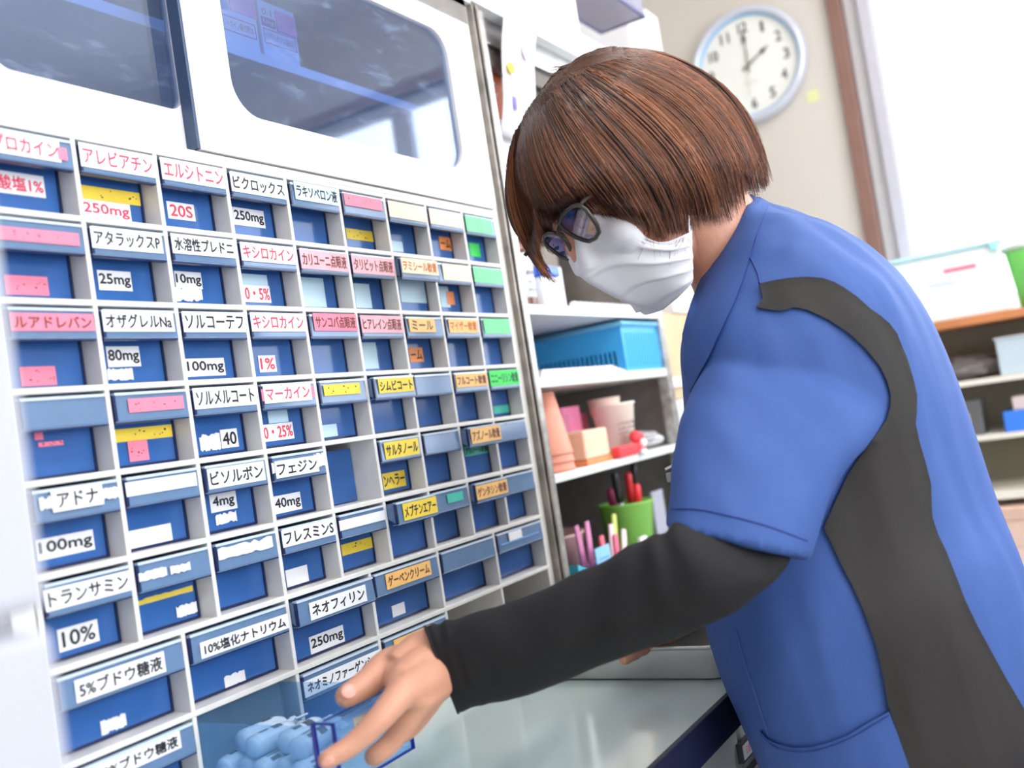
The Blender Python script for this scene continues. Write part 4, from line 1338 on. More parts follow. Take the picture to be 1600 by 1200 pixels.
# ================================================================== LOCKER AT THE LEFT
A = px(62, 800, .30)
lk = thing('steel_locker', (A.x - .3, A.y + .2, 0), 'tall white steel locker, blurred at the left edge of the picture', 'locker')
LOCK = mat('white_locker_enamel', (178, 180, 190), .5, var=.01, scale=5)
obj('locker_body', MB().box(A.x - .62, A.x, A.y + .02, -.003, .0, 1.9), LOCK, lk, bevel=.004)
obj('locker_door', MB().box(A.x - .615, A.x, A.y, A.y + .0196, .04, 1.08), LOCK, lk, bevel=.004)
obj('locker_door', MB().box(A.x - .615, A.x, A.y, A.y + .0196, 1.085, 1.895), LOCK, lk, bevel=.004)

# ================================================================== PERSON
from mathutils import noise
from mathutils.geometry import delaunay_2d_cdt


def cv(x, y, z):
    return RIGHT * x + DOWN * y + FWD * z


def chord_loft(rows, n=40, m=60, e=2.3, caps=True, fold=None):
    """rows: ((uL,vL),(uR,vR),depth,half thickness): a closed tube whose outline passes the two points of each row"""
    P = [(a[0], a[1], b[0]) for a, b, d, t in rows]
    Q = [(b[1], d * 1000, t * 1000) for a, b, d, t in rows]
    P, Q = cat(P, m), cat(Q, m)
    rings = []
    for i, (p, q) in enumerate(zip(P, Q)):
        uL, vL, uR = p
        vR, d, t = q[0], q[1] / 1000, q[2] / 1000
        A, B = px(uL, vL, d), px(uR, vR, d)
        c = (A + B) / 2
        a = (B - A) / 2
        b = ray((uL + uR) / 2, (vL + vR) / 2).normalized() * t
        ring = []
        for k in range(n):
            th = 2 * math.pi * k / n
            cs, sn = math.cos(th), math.sin(th)
            x = math.copysign(abs(cs) ** (2 / e), cs)
            y = math.copysign(abs(sn) ** (2 / e), sn)
            s = 1.0
            if fold:
                s += fold(i / (m - 1), th)
            ring.append(c + (a * x + b * y) * s)
        rings.append(ring)
    return MB().rings(rings, caps, caps)


def remeshed(name, mbs, voxel, it=4, fac=.5):
    m = MB()
    for q in mbs:
        m.add(q.v, q.f)
    o = obj(name + '_tmp', m, None)
    r = o.modifiers.new('r', 'REMESH')
    r.mode = 'VOXEL'
    r.voxel_size = voxel
    s = o.modifiers.new('s', 'SMOOTH')
    s.factor = fac
    s.iterations = it
    bpy.context.view_layer.update()
    dg = bpy.context.evaluated_depsgraph_get()
    me = bpy.data.meshes.new_from_object(o.evaluated_get(dg), depsgraph=dg)
    me.name = name
    bpy.data.objects.remove(o)
    me.materials.clear()
    return me


def bvh_of(*meshes):
    vs, fs = [], []
    for me in meshes:
        k = len(vs)
        vs += [v.co.copy() for v in me.vertices]
        fs += [tuple(i + k for i in p.vertices) for p in me.polygons]
    return BVHTree.FromPolygons(vs, fs)


def drape(name, poly, bvh, step, off, th, m, parent, smooth_it=2, dens=5, label=None):
    """cloth piece: polygon (photo outline, curved) laid on a body surface as its own thin layer"""
    bd = []
    N = len(poly)
    P3 = [Vector((x, y, 0)) for x, y in poly]
    for i in range(N):
        a, b = P3[i], P3[(i + 1) % N]
        k = max(1, int((b - a).length / dens))
        for j in range(k):
            q = a.lerp(b, j / k)
            bd.append(Vector((q.x, q.y)))
    us, vs = [p.x for p in bd], [p.y for p in bd]
    pts = list(bd)
    pl = [(p.x, p.y) for p in bd]
    y = min(vs) + step / 2
    r = 0
    while y < max(vs):
        x = min(us) + (step / 2 if r % 2 else 0)
        while x < max(us):
            if inside(pl, x, y):
                dm = min((Vector((x, y)) - p).length for p in bd)
                if dm > step * .45:
                    pts.append(Vector((x, y)))
            x += step
        y += step * .87
        r += 1
    nb = len(bd)
    co, ed, fc, _, _, _ = delaunay_2d_cdt(pts, [(i, (i + 1) % nb) for i in range(nb)], [], 1, 1e-4)
    tri = [f for f in fc if inside(pl, sum(co[i].x for i in f) / 3, sum(co[i].y for i in f) / 3)]
    ds = []
    for p in co:
        rr = ray(p.x, p.y)
        h = bvh.ray_cast(CAM, rr.normalized())
        ds.append((h[3] / rr.length) if h[0] is not None else None)
    hit0 = list(ds)
    nbr = [set() for _ in co]
    for f in tri:
        for i in f:
            nbr[i].update(f)
    for _ in range(30):
        if all(d is not None for d in ds):
            break
        nd = list(ds)
        for i, d in enumerate(ds):
            if d is None:
                k = [ds[j] for j in nbr[i] if ds[j] is not None]
                if k:
                    nd[i] = sum(k) / len(k)
        ds = nd
    ds = [d if d is not None else 1.0 for d in ds]
    for _ in range(smooth_it):
        ds = [.5 * d + .5 * sum(ds[j] for j in nbr[i]) / max(1, len(nbr[i])) if nbr[i] else d for i, d in enumerate(ds)]
    ds = [min(d, q) if q is not None else d for d, q in zip(ds, hit0)]
    V = [px(p.x, p.y, d) - ray(p.x, p.y).normalized() * off for p, d in zip(co, ds)]
    me = bpy.data.meshes.new(name)
    me.from_pydata(V, [], [tuple(f) for f in tri])
    me.update()
    bm = bmesh.new()
    bm.from_mesh(me)
    bmesh.ops.delete(bm, geom=[v for v in bm.verts if not v.link_faces], context='VERTS')
    bmesh.ops.recalc_face_normals(bm, faces=bm.faces)
    if sum((f.normal.dot(FWD) * f.calc_area() for f in bm.faces)) > 0:
        bmesh.ops.reverse_faces(bm, faces=bm.faces)
    bm.to_mesh(me)
    bm.free()
    # turned-under edge all round
    bm = bmesh.new()
    bm.from_mesh(me)
    be = [e_ for e_ in bm.edges if e_.is_boundary]
    mp = {}
    for e_ in be:
        for v in e_.verts:
            if v not in mp:
                mp[v] = bm.verts.new(v.co + (v.co - CAM).normalized() * (off + th))
    for e_ in be:
        a, b = e_.verts
        bm.faces.new((a, b, mp[b], mp[a]))
    bmesh.ops.recalc_face_normals(bm, faces=bm.faces)
    bm.to_mesh(me)
    bm.free()
    return obj(name, me, m, parent, auto=50, label=label)


def seam(name, line, bvh, r, m, parent, off=.0006, n=40):
    pts = []
    for p in cat([(a, b, 0) for a, b in line], n):
        rr = ray(p.x, p.y).normalized()
        h = bvh.ray_cast(CAM, rr)
        if h[0] is not None:
            pts.append(h[0] - rr * off)
    return obj(name, MB().tube(pts, r, 5), m, parent, smooth=True)


SKIN = mat('skin', (208, 150, 124), 0.45, var=0.05, scale=30, bump=.12, bscale=500)
NAIL = mat('fingernail', (224, 160, 144), 0.22, var=.02)
CLOTH_NOISE = dict(rough=0.75, var=.03, scale=60, bump=.12, bscale=900)
SCRUB = mat('royal_blue_scrub_cloth', (52, 84, 150), **CLOTH_NOISE)
BLACKP = mat('charcoal_side_panel_cloth', (36, 33, 32), **CLOTH_NOISE)
BLACKS = mat('black_knit_sleeve', (20, 19, 22), rough=.85, var=.06, scale=80, bump=.2, bscale=1200)
SEAMM = mat('navy_seam_thread', (36, 56, 130), .8)

per = thing('person', (.60, -.47, 0), 'person in royal blue top, white mask and glasses, bending to pull out a drawer', 'person')

# ---- clothes volumes
def torso_fold(t, th):
    return .012 * math.sin(9 * t + 2.5 * math.sin(th * 2)) * math.sin(th * 1.0 + .6) + .008 * math.sin(th * 7 + 6 * t)


TORSO = [((1150, 330), (1186, 309), .990, .045), ((1122, 382), (1204, 320), .988, .060), ((1088, 452), (1262, 338), .985, .105), ((1066, 535), (1330, 374), .985, .145),
         ((1072, 610), (1400, 430), .985, .168), ((1082, 690), (1452, 505), .985, .170), ((1092, 780), (1492, 600), .982, .166), ((1098, 870), (1524, 690), .978, .160),
         ((1110, 973), (1556, 785), .966, .154), ((1137, 1062), (1592, 868), .943, .148), ((1160, 1117), (1622, 950), .938, .148), ((1194, 1200), (1660, 1070), .936, .148),
         ((1225, 1290), (1700, 1190), .936, .152), ((1250, 1370), (1740, 1300), .936, .152)]
SLEEVE = [((1215, 478), (1345, 520), .915, .030), ((1160, 520), (1380, 590), .890, .050), ((1105, 580), (1392, 640), .865, .060), ((1068, 645), (1368, 685), .845, .063),
          ((1056, 711), (1318, 735), .820, .060), ((1047, 775), (1284, 802), .798, .058), ((1038, 824), (1262, 872), .782, .056)]
RSLEEVE = [((1180, 500), (1330, 540), 1.09, .05), ((1150, 600), (1320, 640), 1.12, .06), ((1140, 720), (1290, 740), 1.14, .058), ((1130, 800), (1270, 820), 1.14, .055)]
torso_mb = chord_loft(TORSO, 64, 90, 2.25, fold=torso_fold)
sleeve_mb = chord_loft(SLEEVE, 48, 50, 2.2, fold=lambda t, th: .012 * math.sin(5 * t + th * 3) * t)
rsl_mb = chord_loft(RSLEEVE, 32, 24)
top_me = remeshed('scrub_top', [torso_mb, sleeve_mb, rsl_mb], .0034, 5)
top = obj('scrub_top', top_me, SCRUB, per, smooth=True)
# soft long folds along the fall of the cloth
AXT = (px(1480, 1250, .95) - px(1180, 380, .985)).normalized()
nrm_ = [v.normal.copy() for v in top_me.vertices]
for v, n_ in zip(top_me.vertices, nrm_):
    q_ = v.co - AXT * (v.co.dot(AXT) * .78)
    a_ = noise.noise(q_ * 15) + .5 * noise.noise(q_ * 34)
    v.co += n_ * (.0042 * a_ + .0030 * max(0, .25 - abs(noise.noise(q_ * 11 + Vector((3, 1, 7))))) * 4 * .5)
top_me.update()
tb = bvh_of(top_me)
# charcoal side panel: band over the shoulder and the long flank piece
PANEL = [(1187, 443), (1208, 438), (1232, 434), (1258, 432), (1285, 434), (1303, 440), (1319, 449), (1340, 464), (1360, 482), (1376, 493), (1390, 505), (1402, 521), (1409, 539), (1418, 560), (1424, 580), (1429, 598), (1433, 617), (1433, 640), (1431, 662),
         (1437, 690), (1448, 728), (1455, 756), (1456, 790), (1457, 808), (1466, 835), (1479, 862), (1494, 900), (1508, 937), (1526, 975), (1546, 1012), (1570, 1056), (1596, 1100), (1630, 1160), (1670, 1235),
         (1640, 1290), (1480, 1325), (1450, 1270), (1421, 1200), (1410, 1168), (1400, 1137), (1393, 1118), (1387, 1100), (1380, 1058), (1371, 1017), (1359, 980), (1346, 946), (1332, 915), (1317, 887), (1302, 855), (1287, 825),
         (1306, 782), (1325, 742), (1338, 722), (1354, 700), (1372, 676), (1386, 655), (1391, 636), (1392, 617), (1386, 595), (1375, 572), (1352, 544), (1326, 520), (1296, 500), (1262, 484), (1240, 480), (1225, 485), (1210, 485), (1182, 480), (1192, 466)]
drape('side_panel', PANEL, tb, 7, .0034, .0016, BLACKP, top, smooth_it=6, label='charcoal side panel')
POCKET = [(1187, 1142), (1200, 1156), (1217, 1164), (1240, 1169), (1267, 1168), (1297, 1160), (1325, 1149), (1356, 1130), (1389, 1112), (1400, 1140), (1421, 1200), (1445, 1262), (1330, 1290), (1222, 1280), (1204, 1220)]
drape('pocket', POCKET, tb, 10, .0042, .0016, SCRUB, top, smooth_it=4)
COLLAR = [(1173, 303), (1157, 325), (1142, 347), (1128, 370), (1116, 392), (1102, 420), (1090, 445), (1079, 474), (1071, 501), (1066, 522), (1065, 545), (1067, 580), (1077, 614), (1092, 585), (1108, 556), (1128, 512), (1148, 470), (1160, 438), (1172, 400), (1180, 372), (1190, 345), (1200, 321), (1190, 312)]
drape('collar', COLLAR, tb, 8, .0045, .0026, SCRUB, top, smooth_it=8, dens=6)
seam('seam', [(1200, 321), (1188, 350), (1178, 385), (1172, 400), (1176, 410), (1184, 428), (1187, 443)], tb, .0007, SEAMM, top)
seam('sleeve_hem', [(1042, 795), (1090, 796), (1140, 806), (1200, 822), (1262, 845)], tb, .0006, SEAMM, top)
seam('pocket_stitch', [(1189, 1148), (1217, 1170), (1267, 1174), (1325, 1155), (1389, 1118)], tb, .0005, SEAMM, top, off=.0054)
seam('front_fold', [(1150, 985), (1165, 1040), (1185, 1100), (1200, 1150)], tb, .0011, SCRUB, top)
# name badge clip on the chest edge
cl = on(0, .425, 1046, 736)
cpos = px(1048, 735, .90)
obj('badge_clip', MB().tube([px(1040, 735, .90), px(1048, 731, .90), px(1056, 727, .90)], .0022, 8).box(cpos.x - .003, cpos.x + .004, cpos.y - .004, cpos.y + .004, cpos.z - .010, cpos.z - .002), STEEL, top, smooth=False)

# ---- knit sleeve of the near arm
FORE = [((664, 979), (716, 1114), .800, .032), ((690, 972), (739, 1106), .797, .034), ((715, 964), (764, 1099), .794, .036), ((797, 941), (832, 1085), .786, .038), ((902, 896), (938, 1041), .776, .041),
        ((989, 851), (1040, 1003), .766, .044), ((1034, 832), (1120, 971), .760, .046), ((1060, 816), (1188, 928), .762, .043), ((1086, 812), (1234, 874), .778, .036), ((1110, 785), (1240, 815), .800, .030), ((1130, 730), (1260, 760), .825, .028)]


def arm_fold(t, th):
    w_ = math.sin(th + 2.4)
    k = .5 + .5 * math.sin(th + 4.7)
    return (.026 * math.sin(58 * t + 2.2 * w_ + 1.8 * math.sin(13 * t)) * (.25 + .75 * k) + .040 * noise.noise(Vector((t * 16, math.cos(th) * 1.2, math.sin(th) * 1.2)))) * min(1, 12 * t)


um = chord_loft(FORE, 64, 150, 2.15, fold=arm_fold)
us = obj('undershirt_sleeve', um, BLACKS, per, smooth=True, label='black long undershirt sleeve')
us_b = bvh_of(us.data)
obj('cuff_edge', MB().tube([p for p in [Vector(q) for q in um.v[0:64]]], .0011, 6, closed=True), BLACKS, us, smooth=True)

# ---- head frame
Hc = px(965, 268, .958)
Rv = cv(-.31, .17, .935).normalized()
F = cv(-.592, .736, -.329)
F = (F - Rv * F.dot(Rv)).normalized()
U = Rv.cross(F)
if U.dot(-DOWN) < 0:
    U = -U
sym2 = lambda P: P - Rv * ((1.25 + .70 * max(0, min(1, (proj(P)[0] - 815) / 130))) * (P - Hc).dot(Rv))
HP = lambda f, l, h: Hc + F * f + Rv * l + U * h


def sym(P):
    return P - Rv * (2 * (P - Hc).dot(Rv))


HEADR = [(-.116, .064, .046, .010), (-.110, .077, .030, .024), (-.097, .083, .005, .036), (-.078, .083, -.020, .047), (-.055, .084, -.050, .058), (-.025, .085, -.076, .066), (.005, .085, -.086, .070),
         (.032, .084, -.088, .071), (.056, .076, -.083, .066), (.074, .060, -.066, .054), (.087, .036, -.042, .036), (.095, .010, -.014, .012)]
rings = []
for h, f1, f0, wd in HEADR:
    c0, hl = (f1 + f0) / 2, (f1 - f0) / 2
    rings.append([HP(c0 + hl * math.copysign(abs(math.cos(a)) ** .9, math.cos(a)), wd * math.copysign(abs(math.sin(a)) ** .9, math.sin(a)), h) for a in [2 * math.pi * k / 40 for k in range(40)]])
head = MB().rings(rings)
nose = MB().tube([HP(.080, 0, .012), HP(.088, 0, -.012), HP(.094, 0, -.034), HP(.088, 0, -.042)], [.010, .0105, .012, .010], 14)
parts = [head, nose]
for s_ in (-1, 1):
    parts.append(MB().ell(HP(-.012, s_ * .071, -.018), (F * .016 + U * .004, Rv * .007, U * .028)))
    parts.append(MB().ell(HP(.079, s_ * .032, .020), (F * .010, Rv * .022, U * .006)))
    parts.append(MB().ell(HP(.076, s_ * .034, -.002), (F * .011, Rv * .017, U * .010)))
    parts.append(MB().ell(HP(.064, s_ * .036, -.036), (F * .018, Rv * .022, U * .020)))
for hh in (-.066, -.075):
    parts.append(MB().ell(HP(.082, 0, hh), (F * .007, Rv * .022, U * .005)))
NECK = [((1000, 330), (1140, 240), .965, .050), ((1040, 380), (1160, 290), .972, .052), ((1072, 430), (1182, 318), .980, .054), ((1090, 480), (1200, 350), .988, .060), ((1090, 560), (1260, 390), .992, .09)]
parts.append(chord_loft(NECK, 36, 24, 2.1))
parts.append(chord_loft([(tuple(lerp(Vector(a), Vector(b), .07)), tuple(lerp(Vector(b), Vector(a), .07)), d, t * .88) for a, b, d, t in TORSO[2:]], 48, 60, 2.2))
# near arm and hand
parts.append(chord_loft([(tuple(lerp(Vector(a), Vector(b), .14)), tuple(lerp(Vector(b), Vector(a), .14)), d, t * .74) for a, b, d, t in FORE[1:]] + [((1150, 600), (1320, 640), .86, .045), ((1200, 520), (1330, 540), .92, .04)], 32, 60, 2.1))
parts.append(chord_loft([((655, 990), (700, 1084), .797, .019), ((678, 984), (722, 1096), .797, .022), ((720, 975), (768, 1088), .793, .028)], 32, 20, 2.1))


def J(u, v, y):
    return on(1, y, u, v)


Wr = px(700, 1040, .797)
FING = {
    'index': [(628, 1082, -.190, .0118), (594, 1122, -.186, .0098), (552, 1162, -.174, .0082), (511, 1187, -.163, .0070)],
    'middle': [(656, 1092, -.190, .0116), (616, 1154, -.170, .0086), (585, 1181, -.158, .0079), (592, 1174, -.147, .0066)],
    'ring': [(677, 1080, -.190, .0116), (652, 1124, -.172, .0086), (632, 1144, -.160, .0078), (638, 1136, -.149, .0066)],
    'little': [(690, 1066, -.190, .0110), (668, 1098, -.180, .0085), (652, 1116, -.166, .0074), (656, 1110, -.152, .0062)],
    'thumb': [(664, 1032, -.150, .0165), (612, 1038, -.152, .0140), (573, 1068, -.150, .0112), (541, 1088, -.146, .0090)],
}
FJ = {}
for k, js in FING.items():
    P = [J(u, v, y) for u, v, y, r in js]
    r = [q[3] for q in js]
    FJ[k] = P
    pts = cat(P, 22)
    rs = [v.x for v in cat([(x, 0, 0) for x in r], 22)]
    # knuckle swelling, rounded tip
    tip = (pts[-1] - pts[-2]).normalized()
    pts += [pts[-1] + tip * rs[-1] * .5, pts[-1] + tip * rs[-1] * .85, pts[-1] + tip * rs[-1] * 1.0]
    rs += [rs[-1] * .86, rs[-1] * .5, rs[-1] * .15]
    parts.append(MB().tube(pts, rs, 16))
    parts.append(MB().ell(P[0], (Vector((r[0], 0, 0)), Vector((0, r[0], 0)), Vector((0, 0, r[0]))), 16, 10))
    w0 = Wr if k != 'thumb' else px(690, 1022, .797)
    parts.append(MB().tube([w0, lerp(w0, P[0], .5), P[0]], [.0185, .0165 if k != 'little' else .0145, r[0]], 16))
# web between thumb and index, pad of the palm
parts.append(MB().tube([FJ['thumb'][1], lerp(FJ['thumb'][1], FJ['index'][0], .5), FJ['index'][0]], [.0105, .0105, .0110], 14))
parts.append(MB().tube([px(696, 1024, .796), J(648, 1050, -.180), J(622, 1068, -.180)], [.019, .0165, .0120], 14))
parts.append(MB().tube([px(694, 1008, .796), J(652, 1022, -.170), J(616, 1046, -.166)], [.019, .0170, .0125], 14))
parts.append(MB().tube([lerp(Wr, FJ['index'][0], .6), lerp(Wr, FJ['little'][0], .6)], [.016, .015], 14))
parts.append(MB().tube([FJ['index'][0], FJ['middle'][0], FJ['ring'][0], FJ['little'][0]], [.0105, .0110, .0108, .0100], 14))
# far arm with its hand on the tray
FA = [px(1230, 520, 1.10), px(1190, 860, 1.16), px(1080, 930, 1.10), px(1030, 975, 1.05)]
parts.append(MB().tube(cat(FA, 24), [v.x for v in cat([(.045, 0, 0), (.038, 0, 0), (.032, 0, 0), (.024, 0, 0)], 24)], 20))
for i, (du, dv, dd, r) in enumerate(((-58, 58, -.048, .0088), (-44, 52, -.036, .0085), (-30, 46, -.024, .0083), (-16, 38, -.012, .0076))):
    a = px(1030 + i * 6, 975, 1.05)
    b = px(1030 + du * .6, 975 + dv * .55, 1.05 + dd * .3)
    c = px(1030 + du, 975 + dv, 1.05 + dd)
    parts.append(MB().tube(cat([a, b, c], 10), [.015 - .0006 * k for k in range(5)] + [r * 1.15, r * 1.1, r, r * .9, r * .5], 12))
parts.append(MB().tube([px(1030, 972, 1.05), px(1018, 965, 1.03), px(1000, 985, 1.01)], [.014, .011, .008], 12))
body_me = remeshed('body', parts, .0016, 12)
body = obj('body', body_me, SKIN, per, smooth=True)
bb = bvh_of(body_me)
# nails
for (u, v, tu, tv, L_, W_, nm) in ((545, 1080, 528, 1092, .0062, .0056, 'thumb'), (512, 1190, 500, 1199, .0050, .0036, 'index')):
    rr = ray(u, v).normalized()
    h = bb.ray_cast(CAM, rr)
    if h[0] is not None:
        nrm = h[1] if h[1].dot(rr) < 0 else -h[1]
        ax_ = (FJ[nm][-1] - FJ[nm][-2]).normalized()
        ax_ = (ax_ - nrm * ax_.dot(nrm)).normalized()
        sd_ = nrm.cross(ax_)
        obj('fingernail', MB().ell(h[0] + nrm * .0001, (ax_ * L_, sd_ * W_, nrm * .0011)), NAIL, body, smooth=True)
# eyes and brows
for s_ in (-1, 1):
    e_ = obj('eye', MB().ell(HP(.077, s_ * .033, -.001), (F * .0112, Rv * .013, U * .006)), mat('eye_white', (236, 230, 226), .2), body, smooth=True)
    obj('iris', MB().ell(HP(.0868, s_ * .033, -.003), (F * .0025, Rv * .0055, U * .0045)), mat('dark_iris', (40, 26, 20), .15), e_, smooth=True)
    obj('eyebrow', MB().tube([HP(.0885, s_ * .016, .024), HP(.0875, s_ * .034, .027), HP(.074, s_ * .050, .023)], [.0018, .0022, .0012], 8), mat('brow_brown', (84, 54, 40), .6), body, smooth=True)

# ---- trousers and shoes (below the frame, they carry the figure)
TRO = mat('navy_trousers', (34, 42, 84), .8, var=.05)
hipc = (px(1250, 1350, .966) + px(1720, 1260, .966)) / 2
Lf = Vector((-.78, -.62, 0))
Ff = Vector((-.62, .78, 0))
tm = []
for s_ in (-1, 1):
    f0 = hipc + Lf * s_ * .085
    pts = [f0 + Vector((0, 0, .10)), f0 + Vector((0, 0, -.05)), Vector((f0.x, f0.y, .42)) + Ff * .03, Vector((f0.x, f0.y, .05))]
    tm.append(MB().tube(cat(pts, 20), [v.x for v in cat([(.115, 0, 0), (.105, 0, 0), (.075, 0, 0), (.062, 0, 0)], 20)], 24))
    sh = MB()
    b0 = Vector((f0.x, f0.y, 0)) - Ff * .03
    prof = [(-.07, .030, .045), (-.05, .036, .06), (0, .04, .075), (.06, .044, .055), (.12, .046, .045), (.16, .036, .036), (.175, .012, .02)]
    sh.rings([[b0 + Ff * q + Lf * (ww * math.cos(a)) + Vector((0, 0, max(.0, hh * .5 + hh * .5 * math.sin(a)))) for a in [2 * math.pi * k / 18 for k in range(18)]] for q, ww, hh in prof])
    obj('shoe', sh, mat('white_nurse_shoe', (228, 228, 226), .4), per, smooth=True)
obj('trousers', remeshed('trousers', tm, .008, 4), TRO, per, smooth=True)

# ---- face mask
MASKM = mat('white_mask_fabric', (236, 234, 240), 0.8, var=.015, scale=200, bump=.08, bscale=1500, sheen=.2)
DN = .893
rowsM = [  # (ridge px on the middle of the face, points across the near cheek ... side edge)
    [(893, 346), (915, 336), (940, 335), (965, 341), (990, 352), (1012, 372), (1040, 378), (1080, 362)],
    [(893, 375), (920, 362), (948, 360), (975, 366), (1000, 376), (1025, 384), (1050, 385), (1081, 376)],
    [(899, 405), (930, 390), (958, 386), (985, 389), (1010, 394), (1035, 395), (1058, 394), (1081, 388)],
    [(909, 432), (940, 414), (968, 408), (995, 408), (1020, 409), (1042, 407), (1062, 404), (1082, 400)],
    [(940, 452), (965, 434), (990, 426), (1012, 424), (1033, 422), (1050, 419), (1066, 416), (1082, 411)],
    [(970, 467), (990, 450), (1010, 441), (1028, 437), (1044, 434), (1058, 430), (1070, 427), (1082, 421)],
    [(1000, 477), (1015, 464), (1030, 455), (1043, 450), (1054, 446), (1064, 442), (1073, 438), (1082, 431)],
    [(1036, 482), (1044, 476), (1052, 470), (1060, 464), (1066, 458), (1072, 452), (1077, 447), (1081, 441)],
]
NC, NR = 25, 64
g = []
cols = [cat([(a, b, 0) for a, b in rr], NC) for rr in rowsM]
for j in range(NC):
    g.append(cat([cols[i][j] for i in range(len(rowsM))], NR))
front = []
for i in range(NR):
    row = []
    for j in range(NC):
        p = g[j][i]
        t = j / (NC - 1)
        r0 = onplane(Hc, Rv, g[0][i].x, g[0][i].y)
        d0 = (r0 - CAM).dot(FWD)
        d1 = DN + .012 * (i / NR)
        d = d0 + (d1 - d0) * (1 - (1 - t) ** 2.2)
        # pleats: three folds running from the nose ridge to the ear edge
        s = i / (NR - 1)
        ph = (s * 4.2) % 1.0
        d -= (.0052 * ph ** 1.5 if .12 < s < .93 else 0) * math.sin(math.pi * min(1, t * 1.0 + .0)) ** .5
        hh = bb.ray_cast(CAM, ray(p.x, p.y).normalized())
        if hh[0] is not None and t > .02:
            d = min(d, (hh[0] - CAM).dot(FWD) - .0045)
        row.append(px(p.x, p.y, d))
    front.append(row)
full = [[sym(p) for p in r[:0:-1]] + r for r in front]
W_ = len(full[0])
m = MB()
m.add([p for r in full for p in r], [(i * W_ + j, i * W_ + j + 1, (i + 1) * W_ + j + 1, (i + 1) * W_ + j) for i in range(NR - 1) for j in range(W_ - 1)])
mk = obj('face_mask', m, MASKM, per, smooth=True, label='white pleated face mask')
sd = mk.modifiers.new('thick', 'SOLIDIFY')
sd.thickness = .0012
mvb = bvh_of(mk.data)
st = MB()
for line, n in ((((936, 343), (965, 349), (986, 360), (1006, 379), (1030, 388), (1055, 386), (1076, 376)), 46), (((932, 352), (962, 358), (982, 369), (1002, 388), (1028, 397), (1055, 395), (1077, 385)), 46), (((1071, 380), (1073, 405), (1072, 440)), 26), (((905, 350), (920, 345), (935, 344)), 12)):
    for p in cat([(a, b, 0) for a, b in line], n):
        rr = ray(p.x, p.y).normalized()
        h = mvb.ray_cast(CAM, rr)
        if h[0] is not None:
            st.ell(h[0] - rr * .0002, (RIGHT * .00055, DOWN * .00055, FWD * .0003), 6, 4)
obj('stitching', st, mat('grey_stitch', (176, 172, 178), .8), mk)
for s_ in (0, 1):
    pts = [px(1079, 366, DN + .003), px(1077, 360, DN + .018), HP(-.002, -.058, -.052), HP(-.002, -.058, -.060), px(1077, 432, DN + .03), px(1080, 437, DN + .013)]
    obj('ear_loop', MB().tube([sym(p) for p in pts] if s_ else pts, .0012, 6), MASKM, mk, smooth=True)

# ---- glasses
GF = mat('grey_olive_spectacle_frame', (62, 58, 52), 0.25, var=.05)
LENS = glass('spectacle_lens', (222, 206, 220), 0.10, 0.02)
Pg = HP(.097, 0, -.002)
near = [(874, 349), (878, 336), (886, 327), (896, 321), (906, 321), (916, 328), (925, 340), (933, 352), (936, 362), (931, 372), (921, 377), (911, 375), (901, 371), (890, 365), (880, 358)]
far = [(849, 376), (851, 367), (858, 364), (866, 364), (875, 367), (882, 373), (888, 382), (893, 392), (897, 400), (895, 405), (887, 405), (877, 401), (866, 393), (856, 385)]
gl = obj('glasses', MB().tube([onplane(Pg, F, u, v) for u, v in near], .0021, 10, closed=True).tube([onplane(Pg, F, u, v) for u, v in far], .0020, 10, closed=True)
         .tube(cat([onplane(Pg, F, 875, 352), onplane(Pg, F, 876, 360) + F * .003, onplane(Pg, F, 880, 368)], 10), .0022, 8), GF, per, smooth=True, label='dark grey rimmed glasses')
for pl_ in (near, far):
    P = [onplane(Pg, F, u, v) for u, v in pl_]
    obj('lens', MB().rings([P, [p - F * .0012 for p in P]]), LENS, gl)
tp = onplane(Pg, F, 906, 322)
for s_ in (0, 1):
    pts = cat([tp, tp + Rv * .003 - F * .010, HP(.055, -.062, .004), HP(.0, -.070, .0), HP(-.04, -.066, -.010)], 24)
    obj('temple_arm', MB().tube([sym(p) for p in pts] if s_ else pts, .0020, 8), GF, gl, smooth=True)

# ---- hair
SIL = [(930, 79), (975, 72), (1030, 82), (1080, 105), (1130, 142), (1165, 190), (1188, 240), (1196, 280), (1180, 290), (1165, 308), (1140, 326), (1105, 336), (1072, 342), (1030, 345), (985, 340), (935, 330), (895, 325), (868, 328), (850, 334), (836, 328), (822, 308), (812, 286), (806, 256), (813, 210), (832, 172), (846, 140), (870, 115), (897, 97)]
HCX, HCY = 990, 225
hang = [(math.atan2(v - HCY, u - HCX), math.hypot(u - HCX, v - HCY)) for u, v in SIL]
hang.sort()


def sil_r(a):
    for i in range(len(hang)):
        a0, r0 = hang[i]
        a1, r1 = hang[(i + 1) % len(hang)]
        if i == len(hang) - 1:
            a1 += 2 * math.pi
        aa = a if a >= hang[0][0] else a + 2 * math.pi
        if a0 <= aa <= a1:
            return r0 + (r1 - r0) * (aa - a0) / max(1e-6, a1 - a0)
    return hang[0][1]


